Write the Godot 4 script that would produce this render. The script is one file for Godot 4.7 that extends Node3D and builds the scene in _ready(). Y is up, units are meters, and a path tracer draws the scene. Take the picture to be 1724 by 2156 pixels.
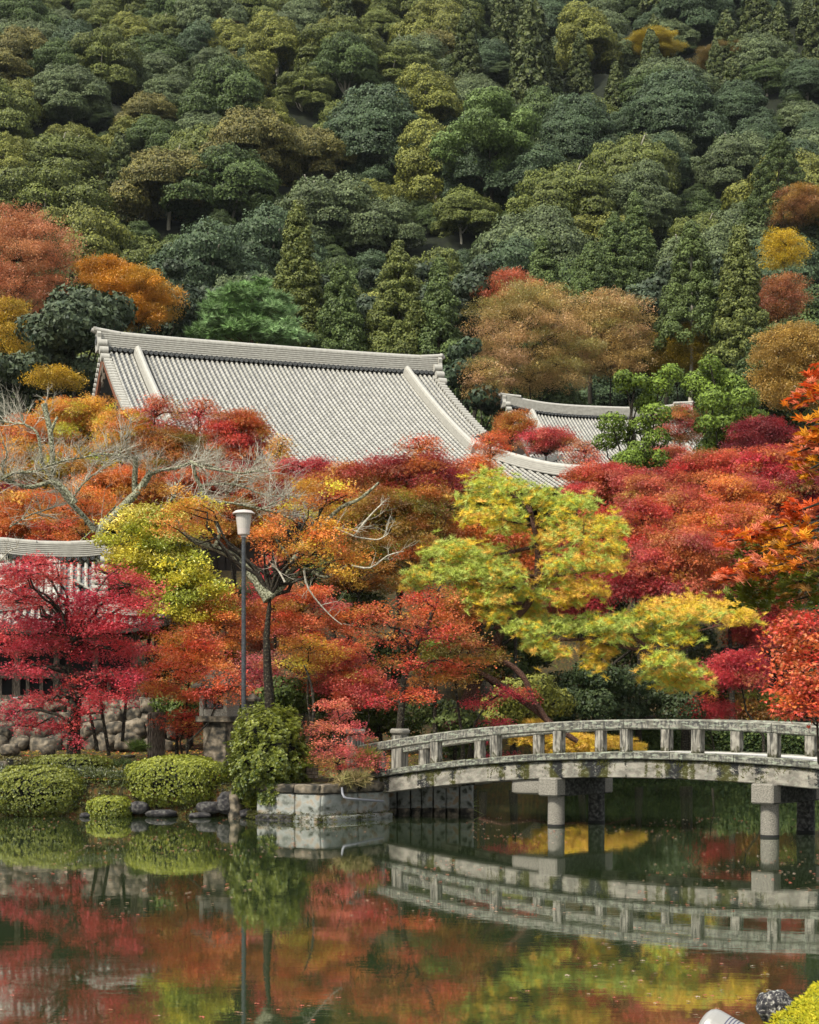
extends Node3D
# A temple garden in autumn: pond, arched stone bridge, maples, tiled halls, wooded hill.
# Metres, y up, water level at y = 0; the camera looks along -z, so a thing at distance d stands at z = -d.

const FOC := 3411.5
const MIDX := 862.0
const HORIZON := 1509.6
const EYE := 2.3

var rng := RandomNumberGenerator.new()
var mats := {}
var noise_a := FastNoiseLite.new()
var noise_b := FastNoiseLite.new()
var sprays := {}
var shore := PackedVector2Array([Vector2(-220, 37.5), Vector2(-3.6, 37.4), Vector2(-3.4, 36.5), Vector2(-1.9, 35.6), Vector2(-0.45, 37.35), Vector2(-0.4, 38.2), Vector2(1.2, 38.2), Vector2(1.3, 44), Vector2(1.5, 52), Vector2(2.1, 59.5), Vector2(6.5, 61.3), Vector2(60, 62), Vector2(260, 62)])


# ---------------------------------------------------------------- mesh helper
class Shape:
	var v := PackedVector3Array()
	var n := PackedVector3Array()
	var c := PackedColorArray()
	var uv := PackedVector2Array()
	var ix := PackedInt32Array()
	var smooth := false
	var has_uv := false

	func tri(a: Vector3, b: Vector3, d: Vector3, col: Color) -> void:
		var k := v.size()
		v.append(a); v.append(b); v.append(d)
		c.append(col); c.append(col); c.append(col)
		ix.append(k); ix.append(k + 1); ix.append(k + 2)

	func quad(a: Vector3, b: Vector3, d: Vector3, e: Vector3, col: Color) -> void:
		var k := v.size()
		v.append(a); v.append(b); v.append(d); v.append(e)
		c.append(col); c.append(col); c.append(col); c.append(col)
		ix.append(k); ix.append(k + 1); ix.append(k + 2); ix.append(k); ix.append(k + 2); ix.append(k + 3)

	func quad_uv(a: Vector3, b: Vector3, d: Vector3, e: Vector3, ua: Vector2, ub: Vector2, ud: Vector2, ue: Vector2, col := Color.WHITE) -> void:
		has_uv = true
		quad(a, b, d, e, col)
		uv.append(ua); uv.append(ub); uv.append(ud); uv.append(ue)

	# box with chamfered edges, axis-aligned in the frame t
	func box(t: Transform3D, size: Vector3, col: Color, ch := 0.0) -> void:
		var h := size * 0.5
		var q := minf(ch, minf(h.x, minf(h.y, h.z)) * 0.9)
		if q <= 0.0:
			for ax in 3:
				for sg in [-1.0, 1.0]:
					var o := Vector3.ZERO; o[ax] = h[ax] * sg
					var e1 := Vector3.ZERO; e1[(ax + 1) % 3] = h[(ax + 1) % 3]
					var e2 := Vector3.ZERO; e2[(ax + 2) % 3] = h[(ax + 2) % 3] * sg
					quad(t * (o - e1 - e2), t * (o - e1 + e2), t * (o + e1 + e2), t * (o + e1 - e2), col)
			return
		for ax in 3:
			var b1 := (ax + 1) % 3
			var b2 := (ax + 2) % 3
			for sg in [-1.0, 1.0]:
				var o := Vector3.ZERO; o[ax] = h[ax] * sg
				var e1 := Vector3.ZERO; e1[b1] = h[b1] - q
				var e2 := Vector3.ZERO; e2[b2] = (h[b2] - q) * sg
				quad(t * (o - e1 - e2), t * (o - e1 + e2), t * (o + e1 + e2), t * (o + e1 - e2), col)
				for s2 in [-1.0, 1.0]:
					var p1 := Vector3.ZERO; p1[ax] = h[ax] * sg; p1[b1] = (h[b1] - q) * s2
					var p2 := Vector3.ZERO; p2[ax] = (h[ax] - q) * sg; p2[b1] = h[b1] * s2
					var e := Vector3.ZERO; e[b2] = (h[b2] - q) * sg * s2
					quad(t * (p1 - e), t * (p1 + e), t * (p2 + e), t * (p2 - e), col)
		for sx in [-1.0, 1.0]:
			for sy in [-1.0, 1.0]:
				for sz in [-1.0, 1.0]:
					var s := Vector3(sx, sy, sz)
					var cx := Vector3(h.x, h.y - q, h.z - q) * s
					var cy := Vector3(h.x - q, h.y, h.z - q) * s
					var cz := Vector3(h.x - q, h.y - q, h.z) * s
					if sx * sy * sz > 0: tri(t * cx, t * cz, t * cy, col)
					else: tri(t * cx, t * cy, t * cz, col)

	# smooth tapered tube through points
	func tube(p: PackedVector3Array, r: PackedFloat32Array, sides: int, col: Color, close := true, wobble := 0.0) -> void:
		smooth = true
		var m := p.size()
		if m < 2: return
		var dir := (p[1] - p[0]).normalized()
		var side := dir.cross(Vector3.UP if absf(dir.y) < 0.9 else Vector3.RIGHT).normalized()
		var k0 := v.size()
		for i in m:
			var d2: Vector3
			if i == 0: d2 = dir
			elif i == m - 1: d2 = (p[i] - p[i - 1]).normalized()
			else: d2 = (p[i + 1] - p[i - 1]).normalized()
			side = (side - d2 * side.dot(d2)).normalized()
			var up := d2.cross(side)
			for j in sides:
				var a := TAU * j / sides
				var w := side * cos(a) + up * sin(a)
				var rr := r[i] * (1.0 + wobble * sin(i * 2.3 + j * 4.1))
				v.append(p[i] + w * rr); n.append(w); c.append(col)
		for i in m - 1:
			for j in sides:
				var a := k0 + i * sides + j
				var b := k0 + i * sides + (j + 1) % sides
				ix.append(a); ix.append(a + sides); ix.append(b + sides)
				ix.append(a); ix.append(b + sides); ix.append(b)
		if close:
			for e in [0, m - 1]:
				var kc := v.size()
				var nn := (p[0] - p[1]).normalized() if e == 0 else (p[m - 1] - p[m - 2]).normalized()
				v.append(p[e]); n.append(nn); c.append(col)
				for j in sides:
					v.append(v[k0 + e * sides + j]); n.append(nn); c.append(col)
				for j in sides:
					var a := kc + 1 + j
					var b := kc + 1 + (j + 1) % sides
					if e == 0: ix.append(kc); ix.append(a); ix.append(b)
					else: ix.append(kc); ix.append(b); ix.append(a)

	# solid of revolution round the y axis of t; profile = (radius, height) from bottom to top
	func lathe(t: Transform3D, prof: PackedVector2Array, sides: int, col: Color) -> void:
		for i in prof.size() - 1:
			for j in sides:
				var a := TAU * j / sides
				var b := TAU * (j + 1) / sides
				var p := prof[i]
				var q := prof[i + 1]
				var v1 := t * Vector3(cos(a) * p.x, p.y, sin(a) * p.x)
				var v2 := t * Vector3(cos(b) * p.x, p.y, sin(b) * p.x)
				var v3 := t * Vector3(cos(b) * q.x, q.y, sin(b) * q.x)
				var v4 := t * Vector3(cos(a) * q.x, q.y, sin(a) * q.x)
				if p.x < 1e-5: tri(v1, v3, v4, col)
				elif q.x < 1e-5: tri(v1, v2, v3, col)
				else: quad(v1, v2, v3, v4, col)

	func mesh() -> ArrayMesh:
		var arr := []
		arr.resize(Mesh.ARRAY_MAX)
		arr[Mesh.ARRAY_VERTEX] = v
		arr[Mesh.ARRAY_INDEX] = ix
		arr[Mesh.ARRAY_COLOR] = c
		if smooth and n.size() == v.size(): arr[Mesh.ARRAY_NORMAL] = n
		if has_uv and uv.size() == v.size(): arr[Mesh.ARRAY_TEX_UV] = uv
		var m := ArrayMesh.new()
		m.add_surface_from_arrays(Mesh.PRIMITIVE_TRIANGLES, arr)
		return m


# ---------------------------------------------------------------- scene helpers
func at(px: float, py: float, d: float) -> Vector3:
	return Vector3((px - MIDX) / FOC * d, EYE - (py - HORIZON) / FOC * d, -d)


func rr(a: float, b: float) -> float:
	return rng.randf_range(a, b)


func tag(o: Node, label: String, category: String, group := "", kind := "") -> Node:
	if label: o.set_meta("label", label)
	if category: o.set_meta("category", category)
	if group: o.set_meta("group", group)
	if kind: o.set_meta("kind", kind)
	return o


func thing(called: String, label: String, category: String, where: Vector3, turn := 0.0, group := "") -> Node3D:
	var o := Node3D.new()
	o.name = called
	add_child(o, true)
	o.position = where
	o.rotation.y = turn
	tag(o, label, category, group)
	return o


func part(called: String, m: Mesh, mat: Material, parent: Node = self, kind := "") -> MeshInstance3D:
	var o := MeshInstance3D.new()
	o.name = called
	o.mesh = m
	if mat: o.material_override = mat
	parent.add_child(o, true)
	if kind: o.set_meta("kind", kind)
	return o


func scatter(called: String, m: Mesh, mat: Material, where: Array, cols: Array, parent: Node = self) -> MultiMeshInstance3D:
	var mm := MultiMesh.new()
	mm.transform_format = MultiMesh.TRANSFORM_3D
	mm.use_colors = true
	mm.mesh = m
	mm.instance_count = where.size()
	for i in where.size():
		mm.set_instance_transform(i, where[i])
		mm.set_instance_color(i, cols[i])
	var o := MultiMeshInstance3D.new()
	o.name = called
	o.multimesh = mm
	o.material_override = mat
	parent.add_child(o, true)
	o.set_meta("kind", "stuff")
	return o


func noise_tex(freq: float, cols: Array, stops: Array, seed_at: int, size := 512, octaves := 5, kind := FastNoiseLite.TYPE_SIMPLEX_SMOOTH) -> NoiseTexture2D:
	var nz := FastNoiseLite.new()
	nz.seed = seed_at
	nz.noise_type = kind
	nz.frequency = freq
	nz.fractal_octaves = octaves
	var g := Gradient.new()
	g.offsets = PackedFloat32Array(stops)
	g.colors = PackedColorArray(cols)
	var t := NoiseTexture2D.new()
	t.width = size; t.height = size
	t.seamless = true
	t.noise = nz
	t.color_ramp = g
	return t


func grey(a: float) -> Color:
	return Color(a, a, a)


func lin(r: float, g: float, b: float) -> Color:   # base colour given as linear values
	return Color(r, g, b)


func surface(key: String, tex: Texture2D, scale: float, rough := 0.9, bump: Texture2D = null, bump_cm := 1.0, world := true, tint := Color.WHITE) -> StandardMaterial3D:
	var m := StandardMaterial3D.new()
	m.resource_name = key
	m.albedo_color = tint
	m.albedo_texture = tex
	m.roughness = rough
	m.metallic_specular = 0.35
	m.uv1_triplanar = true
	m.uv1_world_triplanar = world
	m.uv1_scale = Vector3.ONE * scale
	m.vertex_color_use_as_albedo = true
	if bump:
		m.heightmap_enabled = true
		m.heightmap_texture = bump
		m.heightmap_scale = bump_cm
	mats[key] = m
	return m


func plain(key: String, col: Color, rough := 0.8, spec := 0.4, metal := 0.0) -> StandardMaterial3D:
	var m := StandardMaterial3D.new()
	m.resource_name = key
	m.albedo_color = col.linear_to_srgb()
	m.roughness = rough
	m.metallic_specular = spec
	m.metallic = metal
	m.vertex_color_use_as_albedo = true
	mats[key] = m
	return m


func leafy(key: String, through: float, rough := 0.6, tint := Color.WHITE) -> StandardMaterial3D:
	var m := StandardMaterial3D.new()
	m.resource_name = key
	m.albedo_color = tint
	m.vertex_color_use_as_albedo = true
	m.roughness = rough
	m.metallic_specular = 0.3
	m.cull_mode = BaseMaterial3D.CULL_DISABLED
	if through > 0.0:
		m.backlight_enabled = true
		m.backlight = grey(through)
	mats[key] = m
	return m


func profile(table: Array, x: float) -> float:
	if x <= table[0].x: return table[0].y
	for i in table.size() - 1:
		if x <= table[i + 1].x:
			var t: float = (x - table[i].x) / (table[i + 1].x - table[i].x)
			t = t * t * (3.0 - 2.0 * t) * 0.35 + t * 0.65
			return lerpf(table[i].y, table[i + 1].y, t)
	return table[table.size() - 1].y


var left_rise := [Vector2(36, 0.82), Vector2(41, 1.0), Vector2(47, 1.4), Vector2(55, 2.6), Vector2(70, 6.2), Vector2(80, 9.6), Vector2(108, 10.8)]
var right_rise := [Vector2(60, 0.7), Vector2(65, 0.95), Vector2(72, 3.0), Vector2(84, 8.6), Vector2(108, 11.6)]
var hill_rise := [Vector2(108, 11.2), Vector2(122, 14), Vector2(136, 22), Vector2(160, 38), Vector2(200, 64), Vector2(250, 96), Vector2(300, 126), Vector2(330, 142), Vector2(352, 146), Vector2(400, 120), Vector2(520, 60)]


func shore_distance(p: Vector2) -> float:   # positive on land
	var best := 1e9
	var land := false
	for i in shore.size() - 1:
		var a := shore[i]
		var b := shore[i + 1]
		best = minf(best, p.distance_to(Geometry2D.get_closest_point_to_segment(p, a, b)))
	# land lies beyond the shoreline
	var y_at := 1e9
	for i in shore.size() - 1:
		var a := shore[i]
		var b := shore[i + 1]
		if p.x >= a.x and p.x < b.x:
			y_at = lerpf(a.y, b.y, (p.x - a.x) / maxf(b.x - a.x, 1e-4))
			land = p.y > y_at
	return best if land else -best


func ground(x: float, d: float) -> float:
	var h: float
	if d > 108.0:
		h = profile(hill_rise, d)
		h += (maxf(0.0, -0.035 * x) + 4.5) * clampf((d - 150.0) / 150.0, 0.0, 1.0)
		h += noise_a.get_noise_2d(x * 1.2, d * 1.2) * clampf((d - 112.0) * 0.12, 0.0, 5.0)
	else:
		var k := smoothstep(0.5, 7.0, x)
		h = lerpf(profile(left_rise, d), profile(right_rise, d), k)
		h += noise_a.get_noise_2d(x * 6.0, d * 6.0) * 0.12
	return h


func _ready() -> void:
	# camera: level, the lens shifted upwards as the photograph's horizon lies low in the frame
	var cam := Camera3D.new()
	cam.name = "camera"
	cam.projection = Camera3D.PROJECTION_FRUSTUM
	cam.near = 0.1
	cam.far = 900.0
	cam.keep_aspect = Camera3D.KEEP_HEIGHT
	cam.size = 0.1 * 2155.0 / FOC
	cam.frustum_offset = Vector2(0.0, 0.1 * (HORIZON - 1077.5) / FOC)
	cam.position = Vector3(0, EYE, 0)
	add_child(cam)
	cam.current = true
	# overcast sky
	var sky := ProceduralSkyMaterial.new()
	sky.sky_top_color = Color(0.90, 0.92, 0.95)
	sky.sky_horizon_color = Color(0.95, 0.95, 0.94)
	sky.sky_curve = 0.2
	sky.ground_bottom_color = Color(0.22, 0.22, 0.2)
	sky.ground_horizon_color = Color(0.5, 0.5, 0.48)
	sky.sky_energy_multiplier = 0.60
	var env := Environment.new()
	env.background_mode = Environment.BG_SKY
	env.sky = Sky.new()
	env.sky.sky_material = sky
	env.tonemap_mode = Environment.TONE_MAPPER_LINEAR
	env.tonemap_exposure = 4.75
	env.fog_enabled = true
	env.fog_light_color = Color(0.86, 0.90, 0.92)
	env.fog_density = 0.00004
	env.sdfgi_enabled = true
	env.ssao_enabled = true
	env.ssil_enabled = true
	var we := WorldEnvironment.new()
	we.name = "world_environment"
	we.environment = env
	add_child(we)
	# sun behind thin cloud, high over the camera's left shoulder
	var sun := DirectionalLight3D.new()
	sun.name = "sun"
	sun.light_energy = 0.5
	sun.light_color = Color(1.0, 0.975, 0.93)
	sun.light_angular_distance = 10.0
	sun.shadow_enabled = true
	add_child(sun)
	sun.look_at_from_position(Vector3(-0.7, 1.0, 0.75) * 50.0, Vector3.ZERO)

	rng.seed = 20231
	noise_a.seed = 5; noise_a.frequency = 0.03; noise_a.fractal_octaves = 4
	noise_b.seed = 77; noise_b.frequency = 1.0; noise_b.fractal_octaves = 4
	make_materials()
	make_sprays()
	build_setting()
	build_halls()
	build_hill_trees()
	build_behind_halls()
	build_garden_trees()
	build_bare_branches()
	build_pine()
	build_bridge()
	build_bank()
	build_near_side()
	print("tree copies ", copies_made)


func make_materials() -> void:
	var grain := noise_tex(0.02, [grey(0.0), grey(1.0)], [0.25, 0.75], 3)
	var fine := noise_tex(0.12, [grey(0.0), grey(1.0)], [0.2, 0.8], 9, 512, 3)
	mats.fine = fine
	var granite := noise_tex(0.05, [Color(0.32, 0.31, 0.285), Color(0.42, 0.405, 0.37), Color(0.455, 0.44, 0.40), Color(0.52, 0.505, 0.46)], [0.2, 0.45, 0.6, 0.8], 21, 512, 6)
	surface("shaded_granite", noise_tex(0.03, [Color(0.12, 0.12, 0.115), Color(0.22, 0.22, 0.20), Color(0.36, 0.355, 0.34)], [0.3, 0.5, 0.75], 22), 0.6, 0.9)  # stained granite, its colour darkened further to stand for shade under the bridge
	surface("granite", granite, 1.1, 0.92, fine, 0.3)
	var wall := noise_tex(0.02, [Color(0.20, 0.21, 0.18), Color(0.42, 0.43, 0.40), Color(0.52, 0.53, 0.51), Color(0.50, 0.43, 0.34)], [0.22, 0.36, 0.62, 0.82], 23, 512, 6)
	surface("wall_stone", wall, 0.28, 0.9, grain, 0.5)
	var boulder := noise_tex(0.022, [Color(0.12, 0.12, 0.105), Color(0.24, 0.225, 0.195), Color(0.38, 0.345, 0.285), Color(0.50, 0.46, 0.40)], [0.28, 0.45, 0.6, 0.78], 25, 512, 6)
	surface("boulder", boulder, 0.30, 0.92, grain, 0.6)
	var dark_rock := noise_tex(0.03, [Color(0.10, 0.10, 0.11), Color(0.20, 0.19, 0.19), Color(0.27, 0.26, 0.25), Color(0.36, 0.36, 0.33)], [0.3, 0.5, 0.66, 0.8], 26, 512, 5)
	surface("spotted_stone", noise_tex(0.03, [Color(0.10, 0.10, 0.11), Color(0.19, 0.18, 0.19), Color(0.22, 0.21, 0.21), Color(0.60, 0.59, 0.55)], [0.3, 0.5, 0.64, 0.70], 36), 1.8, 0.85, grain, 0.6)
	surface("dark_rock", dark_rock, 0.5, 0.9, grain, 0.6)
	var soil := noise_tex(0.03, [Color(0.10, 0.09, 0.05), Color(0.20, 0.18, 0.07), Color(0.26, 0.24, 0.09), Color(0.30, 0.17, 0.08)], [0.3, 0.5, 0.64, 0.76], 27, 512, 6)
	surface("soil", soil, 0.35, 0.95, grain, 2.0)
	var wood_floor := noise_tex(0.02, [Color(0.06, 0.075, 0.04), Color(0.11, 0.13, 0.06)], [0.3, 0.7], 28)
	surface("forest_floor", wood_floor, 0.1, 1.0)
	var moss := noise_tex(0.04, [Color(0.26, 0.30, 0.05), Color(0.46, 0.48, 0.08), Color(0.58, 0.55, 0.12)], [0.3, 0.52, 0.72], 29)
	surface("moss", moss, 0.9, 1.0, fine, 2.0)
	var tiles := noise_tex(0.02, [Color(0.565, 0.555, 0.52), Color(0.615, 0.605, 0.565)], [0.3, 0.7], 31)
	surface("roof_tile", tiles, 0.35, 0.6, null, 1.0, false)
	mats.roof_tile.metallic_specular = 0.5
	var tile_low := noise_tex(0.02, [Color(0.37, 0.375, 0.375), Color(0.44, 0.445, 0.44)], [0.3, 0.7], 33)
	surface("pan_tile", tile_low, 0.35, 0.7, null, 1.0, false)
	var wood := noise_tex(0.012, [Color(0.22, 0.19, 0.16), Color(0.40, 0.36, 0.31), Color(0.52, 0.48, 0.42)], [0.3, 0.5, 0.72], 35, 512, 6)
	surface("grey_wood", wood, 1.0, 0.9, grain, 0.6)
	mats.grey_wood.uv1_scale = Vector3(6, 0.7, 6)
	plain("dark_wood", lin(0.03, 0.022, 0.016), 0.8)
	plain("red_wood", lin(0.13, 0.045, 0.02), 0.8)
	plain("plaster", lin(0.50, 0.49, 0.46), 0.9)
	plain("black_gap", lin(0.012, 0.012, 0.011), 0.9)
	var bark := noise_tex(0.03, [Color(0.08, 0.068, 0.056), Color(0.15, 0.13, 0.10), Color(0.21, 0.19, 0.14), Color(0.42, 0.43, 0.36)], [0.3, 0.5, 0.72, 0.84], 37, 512, 5)
	surface("bark", bark, 0.9, 0.95, grain, 0.8)
	var pine_bark := noise_tex(0.03, [Color(0.14, 0.09, 0.07), Color(0.30, 0.20, 0.16), Color(0.42, 0.32, 0.27)], [0.3, 0.5, 0.75], 38, 512, 5)
	surface("pine_bark", pine_bark, 2.0, 0.95, grain, 2.0)
	var lichen := noise_tex(0.03, [Color(0.12, 0.13, 0.07), Color(0.24, 0.24, 0.16), Color(0.46, 0.46, 0.37), Color(0.62, 0.62, 0.54)], [0.28, 0.40, 0.52, 0.8], 39, 512, 5)
	surface("lichen_bark", lichen, 0.8, 0.95, grain, 0.8)
	var pale := noise_tex(0.03, [Color(0.50, 0.48, 0.42), Color(0.68, 0.66, 0.60)], [0.35, 0.65], 40)
	surface("pale_bark", pale, 0.8, 0.95)
	var painted := noise_tex(0.02, [Color(0.17, 0.18, 0.19), Color(0.25, 0.265, 0.275)], [0.3, 0.7], 41)
	surface("lamp_steel", painted, 1.2, 0.5)
	plain("lamp_white", lin(0.34, 0.315, 0.28), 0.35)
	plain("lamp_rim", lin(0.36, 0.32, 0.29), 0.45)
	plain("black_metal", lin(0.02, 0.022, 0.03), 0.35, 0.5)
	plain("glass_dark", lin(0.02, 0.03, 0.025), 0.1, 0.5)
	plain("white_enamel", lin(0.21, 0.205, 0.19), 0.3, 0.5)
	plain("grey_plastic", lin(0.16, 0.165, 0.18), 0.4)
	plain("straw", lin(0.42, 0.31, 0.16), 0.9)
	leafy("leaf", 0.80, 0.42)
	mats.leaf.metallic_specular = 0.5
	leafy("needle", 0.6)
	leafy("evergreen", 0.35, 0.55)
	mats.fern = mats.evergreen
	# water
	var w := StandardMaterial3D.new()
	w.resource_name = "pond_water"
	w.albedo_color = lin(0.022, 0.034, 0.013).linear_to_srgb()
	w.roughness = 0.02
	w.metallic_specular = 0.75
	w.clearcoat_enabled = true
	w.clearcoat = 0.6
	w.clearcoat_roughness = 0.02
	w.normal_enabled = true
	var rip := FastNoiseLite.new()
	rip.seed = 12; rip.frequency = 0.018; rip.fractal_octaves = 4
	var nt := NoiseTexture2D.new()
	nt.width = 1024; nt.height = 1024; nt.seamless = true; nt.as_normal_map = true; nt.bump_strength = 2.0; nt.noise = rip
	w.normal_texture = nt
	w.normal_scale = 0.05
	w.uv1_triplanar = true
	w.uv1_world_triplanar = true
	w.uv1_scale = Vector3(0.10, 0.10, 0.22)
	mats.water = w


# ---------------------------------------------------------------- leaf clusters
func star_leaf(s: Shape, t: Transform3D, size: float, lobes: int, col: Color) -> void:
	for k in lobes:
		var a := (k - (lobes - 1) * 0.5) * (TAU * 0.78 / lobes)
		var ln := size * (1.0 - 0.42 * absf(a) / 2.4)
		var tip := Vector3(sin(a) * ln, -0.12 * ln, -cos(a) * ln)
		var mid := Vector3(sin(a) * ln * 0.42, 0.05 * ln, -cos(a) * ln * 0.42)
		var side := Vector3(cos(a), 0, sin(a)) * ln * 0.19
		s.quad(t * Vector3.ZERO, t * (mid - side), t * tip, t * (mid + side), col)


func maple_spray(leaves: int, size: float, reach: float, lobes: int, sd: int) -> ArrayMesh:
	rng.seed = sd
	var s := Shape.new()
	for i in leaves:
		var a := rng.randf() * TAU
		var d := reach * sqrt(rng.randf())
		var b := Basis.from_euler(Vector3(rr(-0.75, 0.55), rng.randf() * TAU, rr(-0.6, 0.6)))
		var k := rr(0.72, 1.2)
		star_leaf(s, Transform3D(b, Vector3(cos(a) * d, rr(-0.07, 0.07) - d * d * 0.5, sin(a) * d)), size * rr(0.75, 1.2), lobes, Color(k * rr(0.92, 1.06), k * rr(0.8, 1.2), k * rr(0.8, 1.15)))
	return s.mesh()


func oval_spray(leaves: int, size: float, reach: float, sd: int, wide := 0.45) -> ArrayMesh:
	rng.seed = sd
	var s := Shape.new()
	for i in leaves:
		var a := rng.randf() * TAU
		var d := reach * sqrt(rng.randf())
		var t := Transform3D(Basis.from_euler(Vector3(rr(-0.8, 0.8), rng.randf() * TAU, rr(-0.7, 0.7))), Vector3(cos(a) * d, rr(-0.5, 0.5) * reach, sin(a) * d))
		var z := size * rr(0.7, 1.25)
		var k := rr(0.7, 1.22)
		var col := Color(k, k * rr(0.92, 1.08), k * rr(0.8, 1.2))
		s.quad(t * Vector3.ZERO, t * Vector3(-z * wide * 0.5, 0.1 * z, -z * 0.5), t * Vector3(0, -0.06 * z, -z), t * Vector3(z * wide * 0.5, 0.1 * z, -z * 0.5), col)
	return s.mesh()


func needle_tuft(count: int, ln: float, wide: float, sd: int, open := 1.0) -> ArrayMesh:
	rng.seed = sd
	var s := Shape.new()
	for i in count:
		var a := rng.randf() * TAU
		var up := rr(-0.15, 1.0)
		var d := Vector3(cos(a) * open, up, sin(a) * open).normalized()
		var sd2 := d.cross(Vector3(rr(-1, 1), rr(-1, 1), rr(-1, 1))).normalized() * wide
		var z := ln * rr(0.75, 1.15)
		var k := rr(0.72, 1.2)
		s.tri(d * 0.01 - sd2, d * 0.01 + sd2, d * z + Vector3(0, -0.03 * z, 0), Color(k, k * rr(0.92, 1.08), k))
	return s.mesh()


func rosette(count: int, size: float, sd: int) -> ArrayMesh:   # tip of an azalea shoot
	rng.seed = sd
	var s := Shape.new()
	for i in count:
		var a := TAU * i / count * 1.6 + rr(-0.3, 0.3)
		var lift := rr(0.15, 0.9)
		var t := Transform3D(Basis(Vector3.UP, a) * Basis(Vector3.RIGHT, lift), Vector3.ZERO)
		var z := size * rr(0.75, 1.2)
		var k := rr(0.72, 1.22)
		s.quad(t * Vector3.ZERO, t * Vector3(-z * 0.2, 0.02 * z, -z * 0.55), t * Vector3(0, 0, -z), t * Vector3(z * 0.2, 0.02 * z, -z * 0.55), Color(k, k, k * rr(0.8, 1.1)))
	return s.mesh()


func make_sprays() -> void:
	sprays.maple = maple_spray(19, 0.043, 0.27, 5, 1)
	sprays.maple2 = maple_spray(17, 0.047, 0.28, 5, 2)
	sprays.maple_far = maple_spray(24, 0.072, 0.42, 3, 3)
	sprays.maple_near = maple_spray(9, 0.045, 0.16, 7, 4)
	sprays.oval = oval_spray(13, 0.115, 0.26, 5)
	sprays.oval_far = oval_spray(24, 0.125, 0.48, 6)
	sprays.shrub = oval_spray(16, 0.065, 0.16, 7)
	sprays.needle = needle_tuft(34, 0.165, 0.006, 8)
	sprays.rosette = rosette(9, 0.036, 9)
	sprays.blade = needle_tuft(12, 0.30, 0.010, 10, 0.7)
	sprays.moss = needle_tuft(10, 0.035, 0.004, 11)


# ---------------------------------------------------------------- setting
func build_setting() -> void:
	# pond
	var s := Shape.new()
	s.quad(Vector3(-220, 0, -66), Vector3(260, 0, -66), Vector3(260, 0, 6), Vector3(-220, 0, 6), Color.WHITE)
	part("pond_water", s.mesh(), mats.water, self, "structure")
	var bed := Shape.new()
	bed.quad(Vector3(-220, -1.2, -70), Vector3(260, -1.2, -70), Vector3(260, -1.2, 8), Vector3(-220, -1.2, 8), Color.WHITE)
	part("pond_bed_ground", bed.mesh(), mats.forest_floor, self, "structure")
	# garden ground: fine near the view, coarse outside
	var xs := PackedFloat32Array()
	var x := -220.0
	while x < 261.0:
		xs.append(x)
		x += 0.5 if absf(x) < 18.0 else (1.5 if absf(x) < 40.0 else 12.0)
	var ds := PackedFloat32Array()
	var d := 33.0
	while d < 117.0:
		ds.append(d)
		d += 0.4 if d < 48.0 else 1.2
	part("garden_ground", sheet(xs, ds, true), mats.soil, self, "structure")
	xs.clear(); ds.clear()
	x = -420.0
	while x < 441.0:
		xs.append(x); x += 6.0
	d = 114.0
	while d < 560.0:
		ds.append(d); d += 5.0
	part("hill_slope", sheet(xs, ds, false), mats.forest_floor, self, "structure")


func sheet(xs: PackedFloat32Array, ds: PackedFloat32Array, with_shore: bool) -> ArrayMesh:
	var s := Shape.new()
	s.smooth = true
	var w := xs.size()
	for j in ds.size():
		for i in w:
			var h := ground(xs[i], ds[j])
			if with_shore and ds[j] < 66.0:
				var q := shore_distance(Vector2(xs[i], ds[j]))
				h = lerpf(-1.0, h, smoothstep(-0.15, 0.55, q))
			elif not with_shore:
				h -= 0.25 if ds[j] < 116.0 else 0.0
			s.v.append(Vector3(xs[i], h, -ds[j]))
			s.c.append(Color.WHITE)
	for j in ds.size():
		for i in w:
			var a := s.v[j * w + maxi(i - 1, 0)]
			var b := s.v[j * w + mini(i + 1, w - 1)]
			var c := s.v[maxi(j - 1, 0) * w + i]
			var e := s.v[mini(j + 1, ds.size() - 1) * w + i]
			s.n.append((b - a).cross(e - c).normalized())
	for j in ds.size() - 1:
		for i in w - 1:
			var k := j * w + i
			s.ix.append(k); s.ix.append(k + w); s.ix.append(k + w + 1)
			s.ix.append(k); s.ix.append(k + w + 1); s.ix.append(k + 1)
	return s.mesh()


# ---------------------------------------------------------------- tiled halls
func sweep(s: Shape, frames: Array, sec: PackedVector2Array, closed: bool, col: Color, caps := true, jitter := 0.0) -> void:
	var m := sec.size()
	for i in frames.size() - 1:
		var f: Transform3D = frames[i]
		var g: Transform3D = frames[i + 1]
		for j in (m if closed else m - 1):
			var p := sec[j]
			var q := sec[(j + 1) % m]
			var k := 1.0 + rr(-jitter, jitter) if jitter > 0.0 else 1.0
			s.quad(f * Vector3(p.x, p.y, 0), g * Vector3(p.x, p.y, 0), g * Vector3(q.x, q.y, 0), f * Vector3(q.x, q.y, 0), Color(col.r * k, col.g * k, col.b * k))
	if caps:
		var idx := Geometry2D.triangulate_polygon(sec)
		for e in [0, frames.size() - 1]:
			var f: Transform3D = frames[e]
			for k in range(0, idx.size(), 3):
				s.tri(f * Vector3(sec[idx[k]].x, sec[idx[k]].y, 0), f * Vector3(sec[idx[k + 1]].x, sec[idx[k + 1]].y, 0), f * Vector3(sec[idx[k + 2]].x, sec[idx[k + 2]].y, 0), col)


func extrude(s: Shape, t: Transform3D, outline: PackedVector2Array, thick: float, col: Color) -> void:
	sweep(s, [t * Transform3D(Basis(), Vector3(0, 0, -thick * 0.5)), t * Transform3D(Basis(), Vector3(0, 0, thick * 0.5))], outline, true, col)


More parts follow.
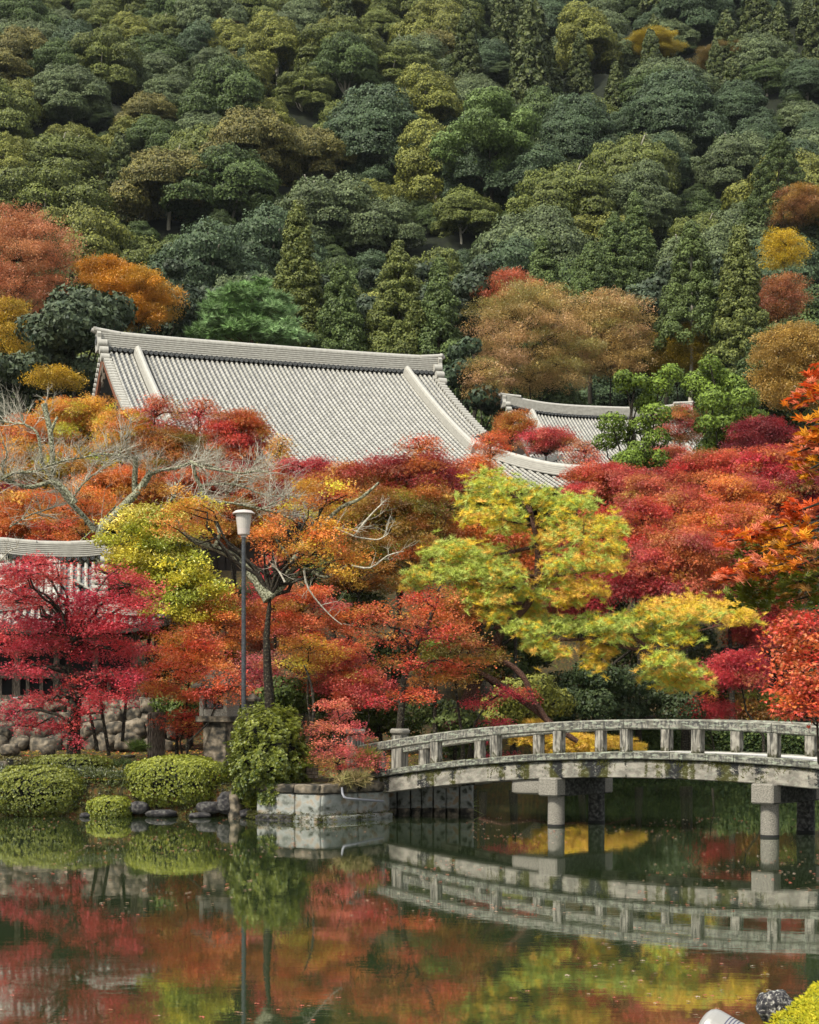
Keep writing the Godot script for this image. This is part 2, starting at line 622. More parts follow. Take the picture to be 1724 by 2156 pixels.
func layered(width: float, height: float, layers: int, proud: float) -> PackedVector2Array:   # section of a ridge built of thin tile courses
	var right := PackedVector2Array()
	for i in layers:
		var y0 := height * i / layers
		var y1 := height * (i + 1) / layers
		var w := width * 0.5 * (1.0 - 0.22 * i / layers)
		right.append(Vector2(w - proud, y0)); right.append(Vector2(w - proud, y0 + (y1 - y0) * 0.35))
		right.append(Vector2(w, y0 + (y1 - y0) * 0.35)); right.append(Vector2(w, y1))
	var out := PackedVector2Array(right)
	for i in right.size():
		var p := right[right.size() - 1 - i]
		out.append(Vector2(-p.x, p.y))
	return out


class Roof:
	var length := 20.6
	var run := 18.0
	var brk := 11.0
	var ext := 2.6
	var a := 0.658
	var b := 0.0069
	var top := 13.0
	var lift := 0.5
	var ridge_lift := 0.1
	var pitch := 0.30
	var tile := 0.36
	var rib := 0.085
	var ridge_h := 1.02

	func reach(s: float) -> float:
		return 0.0 if s < brk else (s - brk) / (run - brk) * ext

	func y(t: float, s: float) -> float:
		var q := absf(t - length * 0.5) / (length * 0.5 + ext)
		return top - (a * s - b * s * s) + lift * pow(q, 5.0) * pow(s / run, 2.0) + ridge_lift * pow(absf(t - length * 0.5) / (length * 0.5), 3.0) * maxf(0.0, 1.0 - s / brk)

	func p(t: float, s: float, front := 1.0) -> Vector3:
		return Vector3(t, y(t, s), s * front)

	func side_p(xx: float, zz: float) -> Vector3:   # side hip: xx = metres out from the gable foot, zz along the eave
		var s := brk + xx / ext * (run - brk)
		var t := -xx
		var q := absf(zz) / run
		return Vector3(t, top - (a * s - b * s * s) + lift * pow(q, 5.0) * pow(s / run, 2.0), zz)


func rib_row(s: Shape, path: PackedVector3Array, across: Vector3, r: float, base: Color) -> void:
	var row_tone := rr(0.93, 1.04)
	for j in path.size() - 1:
		var p0 := path[j]
		var p1 := path[j + 1]
		var dir := (p1 - p0).normalized()
		var up := across.cross(dir)
		if up.y < 0: up = -up
		var k := rr(0.82, 1.10) * row_tone
		var col := Color(base.r * k, base.g * k, base.b * k * rr(0.97, 1.01))
		for e in 4:
			var a0 := PI * e / 4.0
			var a1 := PI * (e + 1) / 4.0
			var c0 := across * cos(a0) + up * sin(a0)
			var c1 := across * cos(a1) + up * sin(a1)
			s.quad(p0 + c0 * r * 0.9, p0 + c1 * r * 0.9, p1 + c1 * r * 1.1, p1 + c0 * r * 1.1, col)
	# round end at the eave
	var e0 := path[path.size() - 1]
	var d0 := (e0 - path[path.size() - 2]).normalized()
	var u0 := across.cross(d0)
	for e in 8:
		var a0 := TAU * e / 8.0
		var a1 := TAU * (e + 1) / 8.0
		s.tri(e0 + d0 * 0.01, e0 + (across * cos(a0) + u0 * sin(a0)) * r * 1.15, e0 + (across * cos(a1) + u0 * sin(a1)) * r * 1.15, Color(base.r * 0.8, base.g * 0.8, base.b * 0.8))


func pan_row(s: Shape, path: PackedVector3Array, across: Vector3, half: float, base: Color) -> void:
	for j in path.size() - 1:
		var p0 := path[j] - Vector3(0, 0.03, 0)
		var p1 := path[j + 1] + Vector3(0, 0.012, 0)
		var k := rr(0.86, 1.08)
		var col := Color(base.r * k, base.g * k, base.b * k)
		var dip := Vector3(0, -0.035, 0)
		s.quad(p0 - across * half, p0 + dip, p1 + dip, p1 - across * half, col)
		s.quad(p0 + dip, p0 + across * half, p1 + across * half, p1 + dip, col)
		var q := path[j + 1] - Vector3(0, 0.05, 0)
		s.quad(p1 - across * half, p1 + across * half, q + across * half, q - across * half, col)


func tiled_roof(root: Node3D, f: Roof, tiled_sides: bool) -> void:
	var ribs := Shape.new()
	var pans := Shape.new()
	var white := Color(0.97, 0.97, 0.97)
	var n_col := int((f.length + 2.0 * f.ext) / f.pitch)
	for i in n_col + 1:
		var t := -f.ext + (f.length + 2.0 * f.ext) * i / n_col
		var s0 := 0.1
		var over := maxf(-t, t - f.length)
		if over > 0.0: s0 = f.brk + over / f.ext * (f.run - f.brk)
		if f.run - s0 < f.tile: continue
		var path := PackedVector3Array()
		var back := PackedVector3Array()
		var m := maxi(2, int((f.run - s0) / f.tile))
		for j in m + 1:
			var s := s0 + (f.run - s0) * j / m
			path.append(f.p(t, s)); back.append(f.p(t, s, -1.0))
		rib_row(ribs, path, Vector3.RIGHT, f.rib, white)
		var mid := PackedVector3Array()
		for q in path: mid.append(q + Vector3(f.pitch * 0.5, -0.01, 0))
		pan_row(pans, mid, Vector3.RIGHT, f.pitch * 0.5, white)
		# the far slope, seen by nobody from the pond: pans only, in long runs
		for j in range(0, m, 4):
			var b0 := back[j]
			var b1 := back[mini(j + 4, m)]
			pans.quad(b0, b0 + Vector3(f.pitch, 0, 0), b1 + Vector3(f.pitch, 0, 0), b1, white)
	for sd in [0, 1]:
		var n_side := int(2.0 * f.run / f.pitch)
		for i in n_side + 1:
			var z := -f.run + 2.0 * f.run * i / n_side
			var x0 := maxf(0.0, (absf(z) - f.brk) / (f.run - f.brk) * f.ext)
			if f.ext - x0 < 0.2: continue
			var path := PackedVector3Array()
			var m := maxi(2, int((f.ext - x0 + (0.8 if absf(z) < f.brk else 0.0)) / f.tile))
			if absf(z) < f.brk: x0 = -0.8
			for j in m + 1:
				var q := f.side_p(x0 + (f.ext - x0) * j / m, z)
				if sd == 1: q.x = f.length - q.x
				path.append(q)
			if tiled_sides: rib_row(ribs, path, Vector3(0, 0, 1), f.rib, white)
			var mid := PackedVector3Array()
			for q in path: mid.append(q + Vector3(0, -0.01, f.pitch * 0.5))
			pan_row(pans, mid, Vector3(0, 0, 1), f.pitch * 0.5, white)
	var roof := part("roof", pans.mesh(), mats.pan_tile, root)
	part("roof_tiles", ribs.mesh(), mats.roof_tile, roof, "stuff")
	# main ridge of thin courses with a round cap
	var frames := []
	for i in 25:
		var t := -0.2 + (f.length + 0.4) * i / 24.0
		frames.append(Transform3D(Basis(Vector3(0, 0, 1), Vector3.UP, Vector3(-1, 0, 0)), Vector3(t, f.y(clampf(t, 0, f.length), 0.0) + 0.12, 0)))
	var k := f.ridge_h
	var rd := Shape.new()
	sweep(rd, frames, layered(0.62 * sqrt(k), k * 0.86, 7, 0.05), true, white, true, 0.05)
	var ridge := part("ridge", rd.mesh(), mats.roof_tile, root)
	var cap := Shape.new()
	var pts := PackedVector3Array()
	var rad := PackedFloat32Array()
	for fr in frames:
		pts.append(fr.origin + Vector3(0, k * 0.88, 0)); rad.append(0.17 * k)
	cap.tube(pts, rad, 10, white)
	part("ridge_cap", cap.mesh(), mats.roof_tile, ridge)
	var rounds := Shape.new()
	var n_round := int(f.length / f.pitch)
	for i in n_round + 1:
		var t := f.length * i / n_round
		for sg in [1.0, -1.0]:
			var b := Transform3D(Basis(Vector3.RIGHT, PI / 2 * sg), Vector3(t, f.y(t, 0.0) + 0.07, 0.30 * sqrt(k) * sg))
			rounds.lathe(b, PackedVector2Array([Vector2(0.125 * k, -0.1), Vector2(0.125 * k, 0.06), Vector2(0.10 * k, 0.06), Vector2(0.095 * k, 0.035), Vector2(0.05 * k, 0.035), Vector2(0.045 * k, 0.055), Vector2(0, 0.055)]), 10, Color(0.62, 0.63, 0.63))
	part("round_ridge_tiles", rounds.mesh(), mats.pan_tile, ridge, "stuff")
	# ridge ends: demon tile plate, crest disc, perch rolls, side rolls
	for sd in [0, 1]:
		var sx := -1.0 if sd == 0 else 1.0
		var e := Vector3(0 if sd == 0 else f.length, 0, 0)
		e.y = f.y(e.x, 0.0)
		var og := Shape.new()
		var out := PackedVector2Array([Vector2(-0.42, -0.15), Vector2(0.42, -0.15), Vector2(0.5, 0.25), Vector2(0.36, 0.62), Vector2(0.42, 0.85), Vector2(0, 1.16), Vector2(-0.42, 0.85), Vector2(-0.36, 0.62), Vector2(-0.5, 0.25)])
		for i in out.size(): out[i] *= k
		extrude(og, Transform3D(Basis(Vector3.UP, PI / 2), e + Vector3(sx * 0.32, 0.05, 0)), out, 0.22, white)
		var plate := part("ridge_end_tile", og.mesh(), mats.roof_tile, root)
		var cr := Shape.new()
		cr.lathe(Transform3D(Basis(Vector3.FORWARD, PI / 2 * sx), e + Vector3(sx * 0.43, 0.52 * k, 0)), PackedVector2Array([Vector2(0.26 * k, 0), Vector2(0.26 * k, 0.05), Vector2(0.21 * k, 0.05), Vector2(0.2 * k, 0.02), Vector2(0.1 * k, 0.02), Vector2(0.08 * k, 0.05), Vector2(0, 0.06)]), 16, Color(0.6, 0.6, 0.6))
		part("crest_disc", cr.mesh(), mats.pan_tile, plate)
		for u in [0, 1]:
			var perch := Shape.new()
			perch.tube(PackedVector3Array([e + Vector3(-sx * 0.9, k * 0.98, 0.10 * u), e + Vector3(sx * 0.2, k * (1.02 + 0.08 * u), 0.1 * u), e + Vector3(sx * 0.5, k * (1.06 + 0.10 * u), 0.1 * u), e + Vector3(sx * (0.72 - 0.2 * u), k * (1.13 + 0.16 * u), 0.1 * u)]), PackedFloat32Array([0.15 * k, 0.15 * k, 0.14 * k, 0.12 * k]), 10, white)
			part("ridge_perch_roll", perch.mesh(), mats.roof_tile, root)
		for u in 3:
			var roll := Shape.new()
			var q := f.p(e.x, 0.35 + 0.42 * u * k) + Vector3(sx * 0.12, 0.55 * k - 0.22 * u * k, 0)
			roll.tube(PackedVector3Array([q + Vector3(-0.24 * k, 0, 0), q + Vector3(0.24 * k, 0, 0)]), PackedFloat32Array([0.24 * k, 0.24 * k]), 12, white)
			part("ridge_side_roll", roll.mesh(), mats.roof_tile, root)
		# descending ridge on the front slope, then the corner ridge
		var tq := 1.9 * sqrt(k) if sd == 0 else f.length - 1.9 * sqrt(k)
		for fz in [1.0, -1.0]:
			var fr := []
			for i in 13:
				var s := 0.25 + (f.brk + 0.9 - 0.25) * i / 12.0
				var dir := (f.p(tq, s + 0.1, fz) - f.p(tq, s, fz)).normalized()
				var up := Vector3.RIGHT.cross(dir) * -1.0
				if up.y < 0: up = -up
				fr.append(Transform3D(Basis(Vector3.RIGHT, up, dir), f.p(tq, s, fz) + up * 0.05))
			var dr := Shape.new()
			sweep(dr, fr, layered(0.44 * sqrt(k), 0.42 * k, 6, 0.025), true, white, true, 0.05)
			var top_sec := PackedVector2Array([Vector2(-0.14 * k, 0.41 * k), Vector2(0.14 * k, 0.41 * k), Vector2(0.12 * k, 0.5 * k), Vector2(0.0, 0.55 * k), Vector2(-0.12 * k, 0.5 * k)])
			sweep(dr, fr, top_sec, true, white)
			part("descending_ridge", dr.mesh(), mats.roof_tile, root)
			fr = []
			for i in 13:
				var u := i / 12.0
				var s := lerpf(f.brk + 0.5, f.run, u)
				var t := lerpf(tq, -f.ext if sd == 0 else f.length + f.ext, u)
				var q := f.p(t, s, fz) + Vector3(0, 0.05 + 0.35 * k * pow(u, 4.0), 0)
				var dir := Vector3(sx * f.ext, -0.35 * (f.run - f.brk), (f.run - f.brk) * fz).normalized()
				var side := dir.cross(Vector3.UP).normalized()
				fr.append(Transform3D(Basis(side, Vector3.UP, dir), q))
			var cn := Shape.new()
			sweep(cn, fr, layered(0.46 * sqrt(k), 0.5 * k, 5, 0.02), true, white, true, 0.05)
			var cp := PackedVector3Array()
			var crr := PackedFloat32Array()
			for g in fr:
				cp.append(g.origin + Vector3(0, 0.5 * k, 0)); crr.append(0.14 * k)
			cn.smooth = false
			part("corner_ridge", cn.mesh(), mats.roof_tile, root)
			var cc := Shape.new()
			cc.tube(cp, crr, 8, white)
			part("corner_ridge_cap", cc.mesh(), mats.roof_tile, root)
			# verge tiles laid across the gable edge
			var verge := Shape.new()
			var s2 := 0.7
			while s2 < f.brk:
				var q := f.p(e.x, s2, fz)
				var sl := (f.p(e.x, s2 + 0.1, fz) - q).normalized()
				verge.tube(PackedVector3Array([q + Vector3(-sx * 0.25, 0.05, 0), q + Vector3(sx * 0.22, 0.03, 0)]), PackedFloat32Array([0.125 * sqrt(k), 0.135 * sqrt(k)]), 8, white)
				s2 += f.tile * 1.0
			part("verge_tiles", verge.mesh(), mats.roof_tile, root, "stuff")
			# barge board with a pale edge
			var bb := []
			for i in 9:
				var s := f.brk * i / 8.0
				bb.append(Transform3D(Basis(Vector3.RIGHT, Vector3.UP, Vector3.BACK), f.p(e.x, s, fz) + Vector3(sx * 0.02, -0.1, 0)))
			var bs := Shape.new()
			sweep(bs, bb, PackedVector2Array([Vector2(-0.08, -0.62 * k), Vector2(0.08, -0.62 * k), Vector2(0.08, -0.08), Vector2(-0.08, -0.08)]), true, Color.WHITE)
			part("barge_board", bs.mesh(), mats.red_wood, root)
			var es := Shape.new()
			sweep(es, bb, PackedVector2Array([Vector2(-0.11, -0.078), Vector2(0.13, -0.078), Vector2(0.13, 0.02), Vector2(-0.11, 0.02)]), true, Color.WHITE)
			part("barge_edge", es.mesh(), mats.plaster, root)
		# recessed gable wall and its carved pendant
		var gx := e.x - sx * 0.9
		var gw := Shape.new()
		var gy := f.top - (f.a * f.brk - f.b * f.brk * f.brk) - 0.3
		var prev := Vector3(gx, f.y(e.x, 0) - 0.15, 0)
		for fz in [1.0, -1.0]:
			prev = Vector3(gx, f.y(e.x, 0) - 0.15, 0)
			for i in 9:
				var q := f.p(e.x, f.brk * i / 8.0, fz)
				q.x = gx; q.y -= 0.15
				gw.quad(prev, q, Vector3(gx, gy, q.z), Vector3(gx, gy, prev.z), Color.WHITE)
				prev = q
		part("gable_wall", gw.mesh(), mats.dark_wood, root)
		var pd := Shape.new()
		var drop := PackedVector2Array()
		for i in 24:
			var a := TAU * i / 24.0
			var r := (0.55 + 0.14 * cos(a * 6.0)) * k
			drop.append(Vector2(sin(a) * r * 0.75, cos(a) * r * 1.15))
		extrude(pd, Transform3D(Basis(Vector3.UP, PI / 2), e + Vector3(sx * 0.05, -1.35 * k, 0)), drop, 0.12, Color(0.75, 0.75, 0.75))
		pd.lathe(Transform3D(Basis(Vector3.FORWARD, PI / 2 * sx), e + Vector3(sx * 0.1, -1.3 * k, 0)), PackedVector2Array([Vector2(0.2 * k, 0), Vector2(0.17 * k, 0.1), Vector2(0, 0.13)]), 10, Color(0.7, 0.7, 0.7))
		part("carved_pendant", pd.mesh(), mats.grey_wood, root)
	# eave boards under the tiles
	var ev := Shape.new()
	var lo := -0.22
	for fz in [1.0, -1.0]:
		for i in 12:
			var u0 := -f.ext + (f.length + 2 * f.ext) * i / 12.0
			var u1 := -f.ext + (f.length + 2 * f.ext) * (i + 1) / 12.0
			var a0 := f.p(u0, f.run, fz)
			var a1 := f.p(u1, f.run, fz)
			var b0 := Vector3(clampf(u0, 1, f.length - 1), f.y(f.length * 0.5, f.run - 3.0 * k), (f.run - 3.0 * k) * fz)
			var b1 := Vector3(clampf(u1, 1, f.length - 1), b0.y, b0.z)
			ev.quad(a0, a1, a1 + Vector3(0, lo, 0), a0 + Vector3(0, lo, 0), Color.WHITE)
			ev.quad(a0 + Vector3(0, lo, 0), a1 + Vector3(0, lo, 0), b1 + Vector3(0, lo, 0), b0 + Vector3(0, lo, 0), Color.WHITE)
	for sx in [0, 1]:
		for i in 12:
			var z0 := -f.run + 2.0 * f.run * i / 12.0
			var z1 := -f.run + 2.0 * f.run * (i + 1) / 12.0
			var a0 := f.side_p(f.ext, z0)
			var a1 := f.side_p(f.ext, z1)
			var b0 := Vector3(1.0, f.y(f.length * 0.5, f.run - 3.0 * k), clampf(z0, -f.run + 3.0 * k, f.run - 3.0 * k))
			var b1 := Vector3(1.0, b0.y, clampf(z1, -f.run + 3.0 * k, f.run - 3.0 * k))
			if sx == 1:
				a0.x = f.length - a0.x; a1.x = f.length - a1.x; b0.x = f.length - 1.0; b1.x = b0.x
			ev.quad(a0, a1, a1 + Vector3(0, lo, 0), a0 + Vector3(0, lo, 0), Color.WHITE)
			ev.quad(a0 + Vector3(0, lo, 0), a1 + Vector3(0, lo, 0), b1 + Vector3(0, lo, 0), b0 + Vector3(0, lo, 0), Color.WHITE)
	part("eave_board", ev.mesh(), mats.dark_wood, root)




func hall_body(root: Node3D, x0: float, x1: float, half_z: float, top: float, bays: int) -> void:
	var s := Shape.new()
	s.box(Transform3D(Basis(), Vector3((x0 + x1) * 0.5, top * 0.5 - 0.5, 0)), Vector3(x1 - x0, top + 1.0, half_z * 2), Color.WHITE)
	part("wall", s.mesh(), mats.dark_wood, root)
	var beam := Shape.new()
	beam.box(Transform3D(Basis(), Vector3((x0 + x1) * 0.5, top - 0.5, 0)), Vector3(x1 - x0 + 0.2, 0.35, half_z * 2 + 0.2), Color.WHITE)
	part("beam", beam.mesh(), mats.dark_wood, root)
	var pm := BoxMesh.new()
	pm.size = Vector3(0.32, top + 1.0, 0.32)
	for i in bays + 1:
		var o := part("post", pm, mats.dark_wood, root)
		o.position = Vector3(lerpf(x0, x1, float(i) / bays), top * 0.5 - 0.5, half_z)
	var door := BoxMesh.new()
	door.size = Vector3((x1 - x0) / bays - 0.5, top * 0.6, 0.12)
	for i in bays:
		if i % 2 == 1:
			var o := part("door", door, mats.dark_wood, root)
			o.position = Vector3(lerpf(x0, x1, (i + 0.5) / bays), top * 0.3, half_z + 0.05)


func build_halls() -> void:
	# great hall
	var f := Roof.new()
	var base := ground(-14, 90) - 0.2
	f.top = 23.75 - base
	var h := thing("great_hall", "great hall with wide silver tiled roof under the wooded hill", "temple hall", Vector3(-17.95, base, -95.2), deg_to_rad(19.1))
	tiled_roof(h, f, false)
	hall_body(h, 1.5, f.length - 1.5, 13.5, f.top - 10.4, 7)
	# smaller hall to its right
	var g := Roof.new()
	g.length = 13.0; g.run = 10.5; g.brk = 6.0; g.ext = 2.2; g.a = 0.72; g.b = 0.016; g.pitch = 0.24; g.tile = 0.3; g.rib = 0.068; g.ridge_h = 0.72; g.ridge_lift = 0.55; g.lift = 0.5
	var q := at(1069, 850, 112)
	base = ground(q.x + 6, 108) - 0.2
	g.top = q.y - 0.75 - base
	h = thing("side_hall", "smaller tiled hall with upswept ridge behind the cloud-pruned conifer", "temple hall", Vector3(q.x, base, q.z), deg_to_rad(12.0))
	tiled_roof(h, g, false)
	hall_body(h, 1.2, g.length - 1.2, 7.8, g.top - 6.2, 5)
	# little hall on the boulder wall by the pond
	var e := Roof.new()
	e.length = 2.85; e.run = 3.1; e.brk = 1.5; e.ext = 2.0; e.a = 0.85; e.b = 0.05; e.pitch = 0.22; e.tile = 0.26; e.rib = 0.06; e.ridge_h = 0.5; e.ridge_lift = 0.08; e.lift = 0.28
	q = at(14, 1163, 50.2)
	base = 2.45
	e.top = q.y - 0.25 - base
	h = thing("little_hall", "little tiled hall with lattice front half hidden by the crimson maple", "pavilion", Vector3(q.x, base, q.z), deg_to_rad(11.0))
	tiled_roof(h, e, true)
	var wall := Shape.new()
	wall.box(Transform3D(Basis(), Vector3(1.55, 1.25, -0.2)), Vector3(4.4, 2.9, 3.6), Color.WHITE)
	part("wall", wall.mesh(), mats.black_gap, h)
	var pm := BoxMesh.new(); pm.size = Vector3(0.17, 2.9, 0.17)
	var bm := BoxMesh.new(); bm.size = Vector3(5.0, 0.2, 0.2)
	var sm := BoxMesh.new(); sm.size = Vector3(0.10, 0.62, 0.08)
	var pn := BoxMesh.new(); pn.size = Vector3(5.0, 0.62, 0.06)
	for i in 5:
		var o := part("post", pm, mats.grey_wood, h)
		o.position = Vector3(-0.75 + 1.15 * i, 1.25, 1.72)
	for yy in [0.42, 1.12, 2.25]:
		var o := part("rail", bm, mats.grey_wood, h)
		o.position = Vector3(1.55, yy, 1.71)
	for i in 12:
		var o := part("lattice_bar", sm, mats.grey_wood, h)
		o.position = Vector3(-0.5 + 0.4 * i, 0.77, 1.69)
	var o2 := part("panel", pn, mats.grey_wood, h)
	o2.position = Vector3(1.55, 0.04, 1.66)
	var tagm := BoxMesh.new(); tagm.size = Vector3(0.14, 0.2, 0.02)
	o2 = part("paper_notice", tagm, mats.plaster, h)
	o2.position = Vector3(0.35, 0.36, 1.84)


# ---------------------------------------------------------------- rocks
func rock(sd: int, size: Vector3, boxy := 1.0, rough := 0.18, col := Color.WHITE, seg := 12, rings := 8) -> ArrayMesh:
	var s := Shape.new()
	s.smooth = true
	for j in rings + 1:
		for i in seg:
			var th := PI * j / rings
			var ph := TAU * i / seg
			var d := Vector3(sin(th) * cos(ph), cos(th), sin(th) * sin(ph))
			var q := d
			if boxy < 1.0:
				q = Vector3(signf(d.x) * pow(absf(d.x), boxy), signf(d.y) * pow(absf(d.y), boxy), signf(d.z) * pow(absf(d.z), boxy))
			var k := 1.0 + rough * noise_b.get_noise_3d(d.x * 1.1 + sd * 7.3, d.y * 1.1, d.z * 1.1 + sd * 3.1) * 2.0
			s.v.append(Vector3(q.x * size.x, q.y * size.y, q.z * size.z) * 0.5 * k)
			s.c.append(col)
	for j in rings:
		for i in seg:
			var a := j * seg + i
			var b := j * seg + (i + 1) % seg
			s.ix.append(a); s.ix.append(b); s.ix.append(b + seg)
			s.ix.append(a); s.ix.append(b + seg); s.ix.append(a + seg)
	s.n.resize(s.v.size())
	for k in range(0, s.ix.size(), 3):
		var n := (s.v[s.ix[k + 2]] - s.v[s.ix[k]]).cross(s.v[s.ix[k + 1]] - s.v[s.ix[k]])
		for e in 3: s.n[s.ix[k + e]] += n
	for k in s.n.size(): s.n[k] = s.n[k].normalized() if s.n[k].length() > 1e-9 else s.v[k].normalized()
	return s.mesh()


# ---------------------------------------------------------------- stained stone
func stain_texture(w: int, h: int, sd: int, pale: Color, mid: Color, rail: bool) -> ImageTexture:
	var im := Image.create(w, h, false, Image.FORMAT_RGB8)
	var nz := FastNoiseLite.new()
	nz.seed = sd; nz.frequency = 0.02; nz.fractal_octaves = 4
	var sp := FastNoiseLite.new()
	sp.seed = sd + 1; sp.frequency = 0.35; sp.fractal_octaves = 2
	var moss := Color(0.17, 0.17, 0.05)
	var black := Color(0.07, 0.075, 0.08)
	var lich := Color(0.52, 0.545, 0.48)
	for x in w:
		var band := nz.get_noise_2d(x * 0.75, 900.0) + 0.35 * nz.get_noise_2d(x * 3.0, 500.0)
		var wide := nz.get_noise_2d(x * 0.5, 1700.0)
		for y in h:
			var v := float(y) / h
			var blot := nz.get_noise_2d(x * 1.6, y * 1.6)
			var c := mid.lerp(pale, clampf(0.5 + blot * 1.5, 0, 1))
			var g := sp.get_noise_2d(x * 2.2, y * 2.2)
			c = c.lerp(grey(0.25), clampf(g * 0.9 - 0.12, 0, 0.5))
			if rail:
				var st := nz.get_noise_2d(x * 9.0, y * 0.5 + 300.0) + 0.5 * sp.get_noise_2d(x * 1.2, y * 0.2)
				var k := smoothstep(-0.12, 0.36, st + 0.30 * wide + 0.26 * (0.55 - v)) * (1.0 - 0.35 * v)
				c = c.lerp(Color(0.19, 0.19, 0.19), k * 0.85 * smoothstep(0.03, 0.12, v))
				var l := nz.get_noise_2d(x * 2.6 + 700.0, y * 2.6)
				c = c.lerp(lich, smoothstep(0.20, 0.34, l) * 0.75)
			else:
				var edge := 0.30 * nz.get_noise_2d(x * 3.0, y * 3.0 + 60.0) + 0.25 * sp.get_noise_2d(x * 0.9, y * 0.9)
				var k := smoothstep(0.10, 0.24, band + edge - 0.08 * v)
				var topd := smoothstep(0.16, 0.02, v + edge * 0.5)
				var dark := black.lerp(moss, smoothstep(-0.2, 0.2, nz.get_noise_2d(x * 1.1 + 80.0, y * 0.5)))
				c = c.lerp(dark, maxf(k * 0.84, topd * 0.8))
				c = c.lerp(lich, smoothstep(0.24, 0.36, nz.get_noise_2d(x * 4.0 + 300.0, y * 4.0)) * 0.35)
			im.set_pixel(x, y, c)
	im.generate_mipmaps()
	return ImageTexture.create_from_image(im)


func uv_box(size: Vector3, u: float) -> ArrayMesh:
	var s := Shape.new()
	var h := size * 0.5
	var c := 0.014
	var ring := [Vector2(-h.x, -h.z + c), Vector2(-h.x + c, -h.z), Vector2(h.x - c, -h.z), Vector2(h.x, -h.z + c), Vector2(h.x, h.z - c), Vector2(h.x - c, h.z), Vector2(-h.x + c, h.z), Vector2(-h.x, h.z - c)]
	var run := 0.0
	for i in 8:
		var p: Vector2 = ring[i]
		var q: Vector2 = ring[(i + 1) % 8]
		var ln := p.distance_to(q) / 16.0 * 3.0
		var ua := u + run
		run += ln
		s.quad_uv(Vector3(p.x, -h.y, p.y), Vector3(p.x, h.y, p.y), Vector3(q.x, h.y, q.y), Vector3(q.x, -h.y, q.y), Vector2(ua, 1), Vector2(ua, 0), Vector2(ua + ln, 0), Vector2(ua + ln, 1))
		s.quad_uv(Vector3(p.x, h.y, p.y), Vector3(0, h.y, 0), Vector3(0, h.y, 0), Vector3(q.x, h.y, q.y), Vector2(ua, 0), Vector2(ua, 0.05), Vector2(ua, 0.05), Vector2(ua + ln, 0))
	return s.mesh()


func post_texture(w: int, h: int, sd: int) -> ImageTexture:
	var im := Image.create(w, h, false, Image.FORMAT_RGB8)
	var nz := FastNoiseLite.new()
	nz.seed = sd; nz.frequency = 0.02; nz.fractal_octaves = 4
	for x in w:
		for y in h:
			var v := float(y) / h
			var c := Color(0.41, 0.395, 0.36).lerp(Color(0.54, 0.525, 0.48), clampf(0.5 + nz.get_noise_2d(x * 1.5, y * 1.5) * 1.6, 0, 1))
			c = c.lerp(grey(0.28), clampf(nz.get_noise_2d(x * 22.0, y * 22.0) * 0.8, 0, 0.35))
			var drip := nz.get_noise_2d(x * 4.0, y * 0.5 + 400.0)
			c = c.lerp(Color(0.16, 0.16, 0.15), smoothstep(0.05, 0.3, drip + 0.25 * (0.35 - v)) * 0.7)
			var foot := smoothstep(0.72, 1.0, v + nz.get_noise_2d(x * 3.0 + 90.0, y * 3.0) * 0.35)
			c = c.lerp(Color(0.14, 0.14, 0.08), foot * 0.8)
			im.set_pixel(x, y, c)
	im.generate_mipmaps()
	return ImageTexture.create_from_image(im)


func arch(x: float) -> float:
	return -0.0101 * x * x


func arch_beam(x0: float, x1: float, zc: float, wide: float, top: float, low: float, ch: float, steps: int) -> ArrayMesh:
	var s := Shape.new()
	var h := wide * 0.5
	var sec := [Vector3(-h, low, 0.97), Vector3(-h, top - ch, 0.08), Vector3(-h + ch, top, 0.05), Vector3(h - ch, top, 0.0), Vector3(h, top - ch, 0.06), Vector3(h, low + ch, 0.94), Vector3(h - ch, low, 1.0)]
	for i in steps:
		var a := lerpf(x0, x1, float(i) / steps)
		var b := lerpf(x0, x1, float(i + 1) / steps)
		for j in sec.size():
			var p: Vector3 = sec[j]
			var q: Vector3 = sec[(j + 1) % sec.size()]
			s.quad_uv(Vector3(a, arch(a) + p.y, zc + p.x), Vector3(b, arch(b) + p.y, zc + p.x), Vector3(b, arch(b) + q.y, zc + q.x), Vector3(a, arch(a) + q.y, zc + q.x),
				Vector2((a + 8) / 16, p.z), Vector2((b + 8) / 16, p.z), Vector2((b + 8) / 16, q.z), Vector2((a + 8) / 16, q.z))
	for e in [x0, x1]:
		for j in range(1, sec.size() - 1):
			var o: Vector3 = sec[0]
			var p: Vector3 = sec[j]
			var q: Vector3 = sec[j + 1]
			s.quad_uv(Vector3(e, arch(e) + o.y, zc + o.x), Vector3(e, arch(e) + p.y, zc + p.x), Vector3(e, arch(e) + q.y, zc + q.x), Vector3(e, arch(e) + o.y, zc + o.x), Vector2(0.5, 0.3), Vector2(0.51, 0.3), Vector2(0.51, 0.4), Vector2(0.5, 0.4))
	return s.mesh()


func image_mat(key: String, tex: Texture2D, bump_cm: float) -> StandardMaterial3D:
	var m := StandardMaterial3D.new()
	m.resource_name = key
	m.albedo_texture = tex
	m.roughness = 0.93
	m.metallic_specular = 0.3
	m.heightmap_enabled = true
	m.heightmap_texture = tex
	m.heightmap_scale = bump_cm
	mats[key] = m
	return m


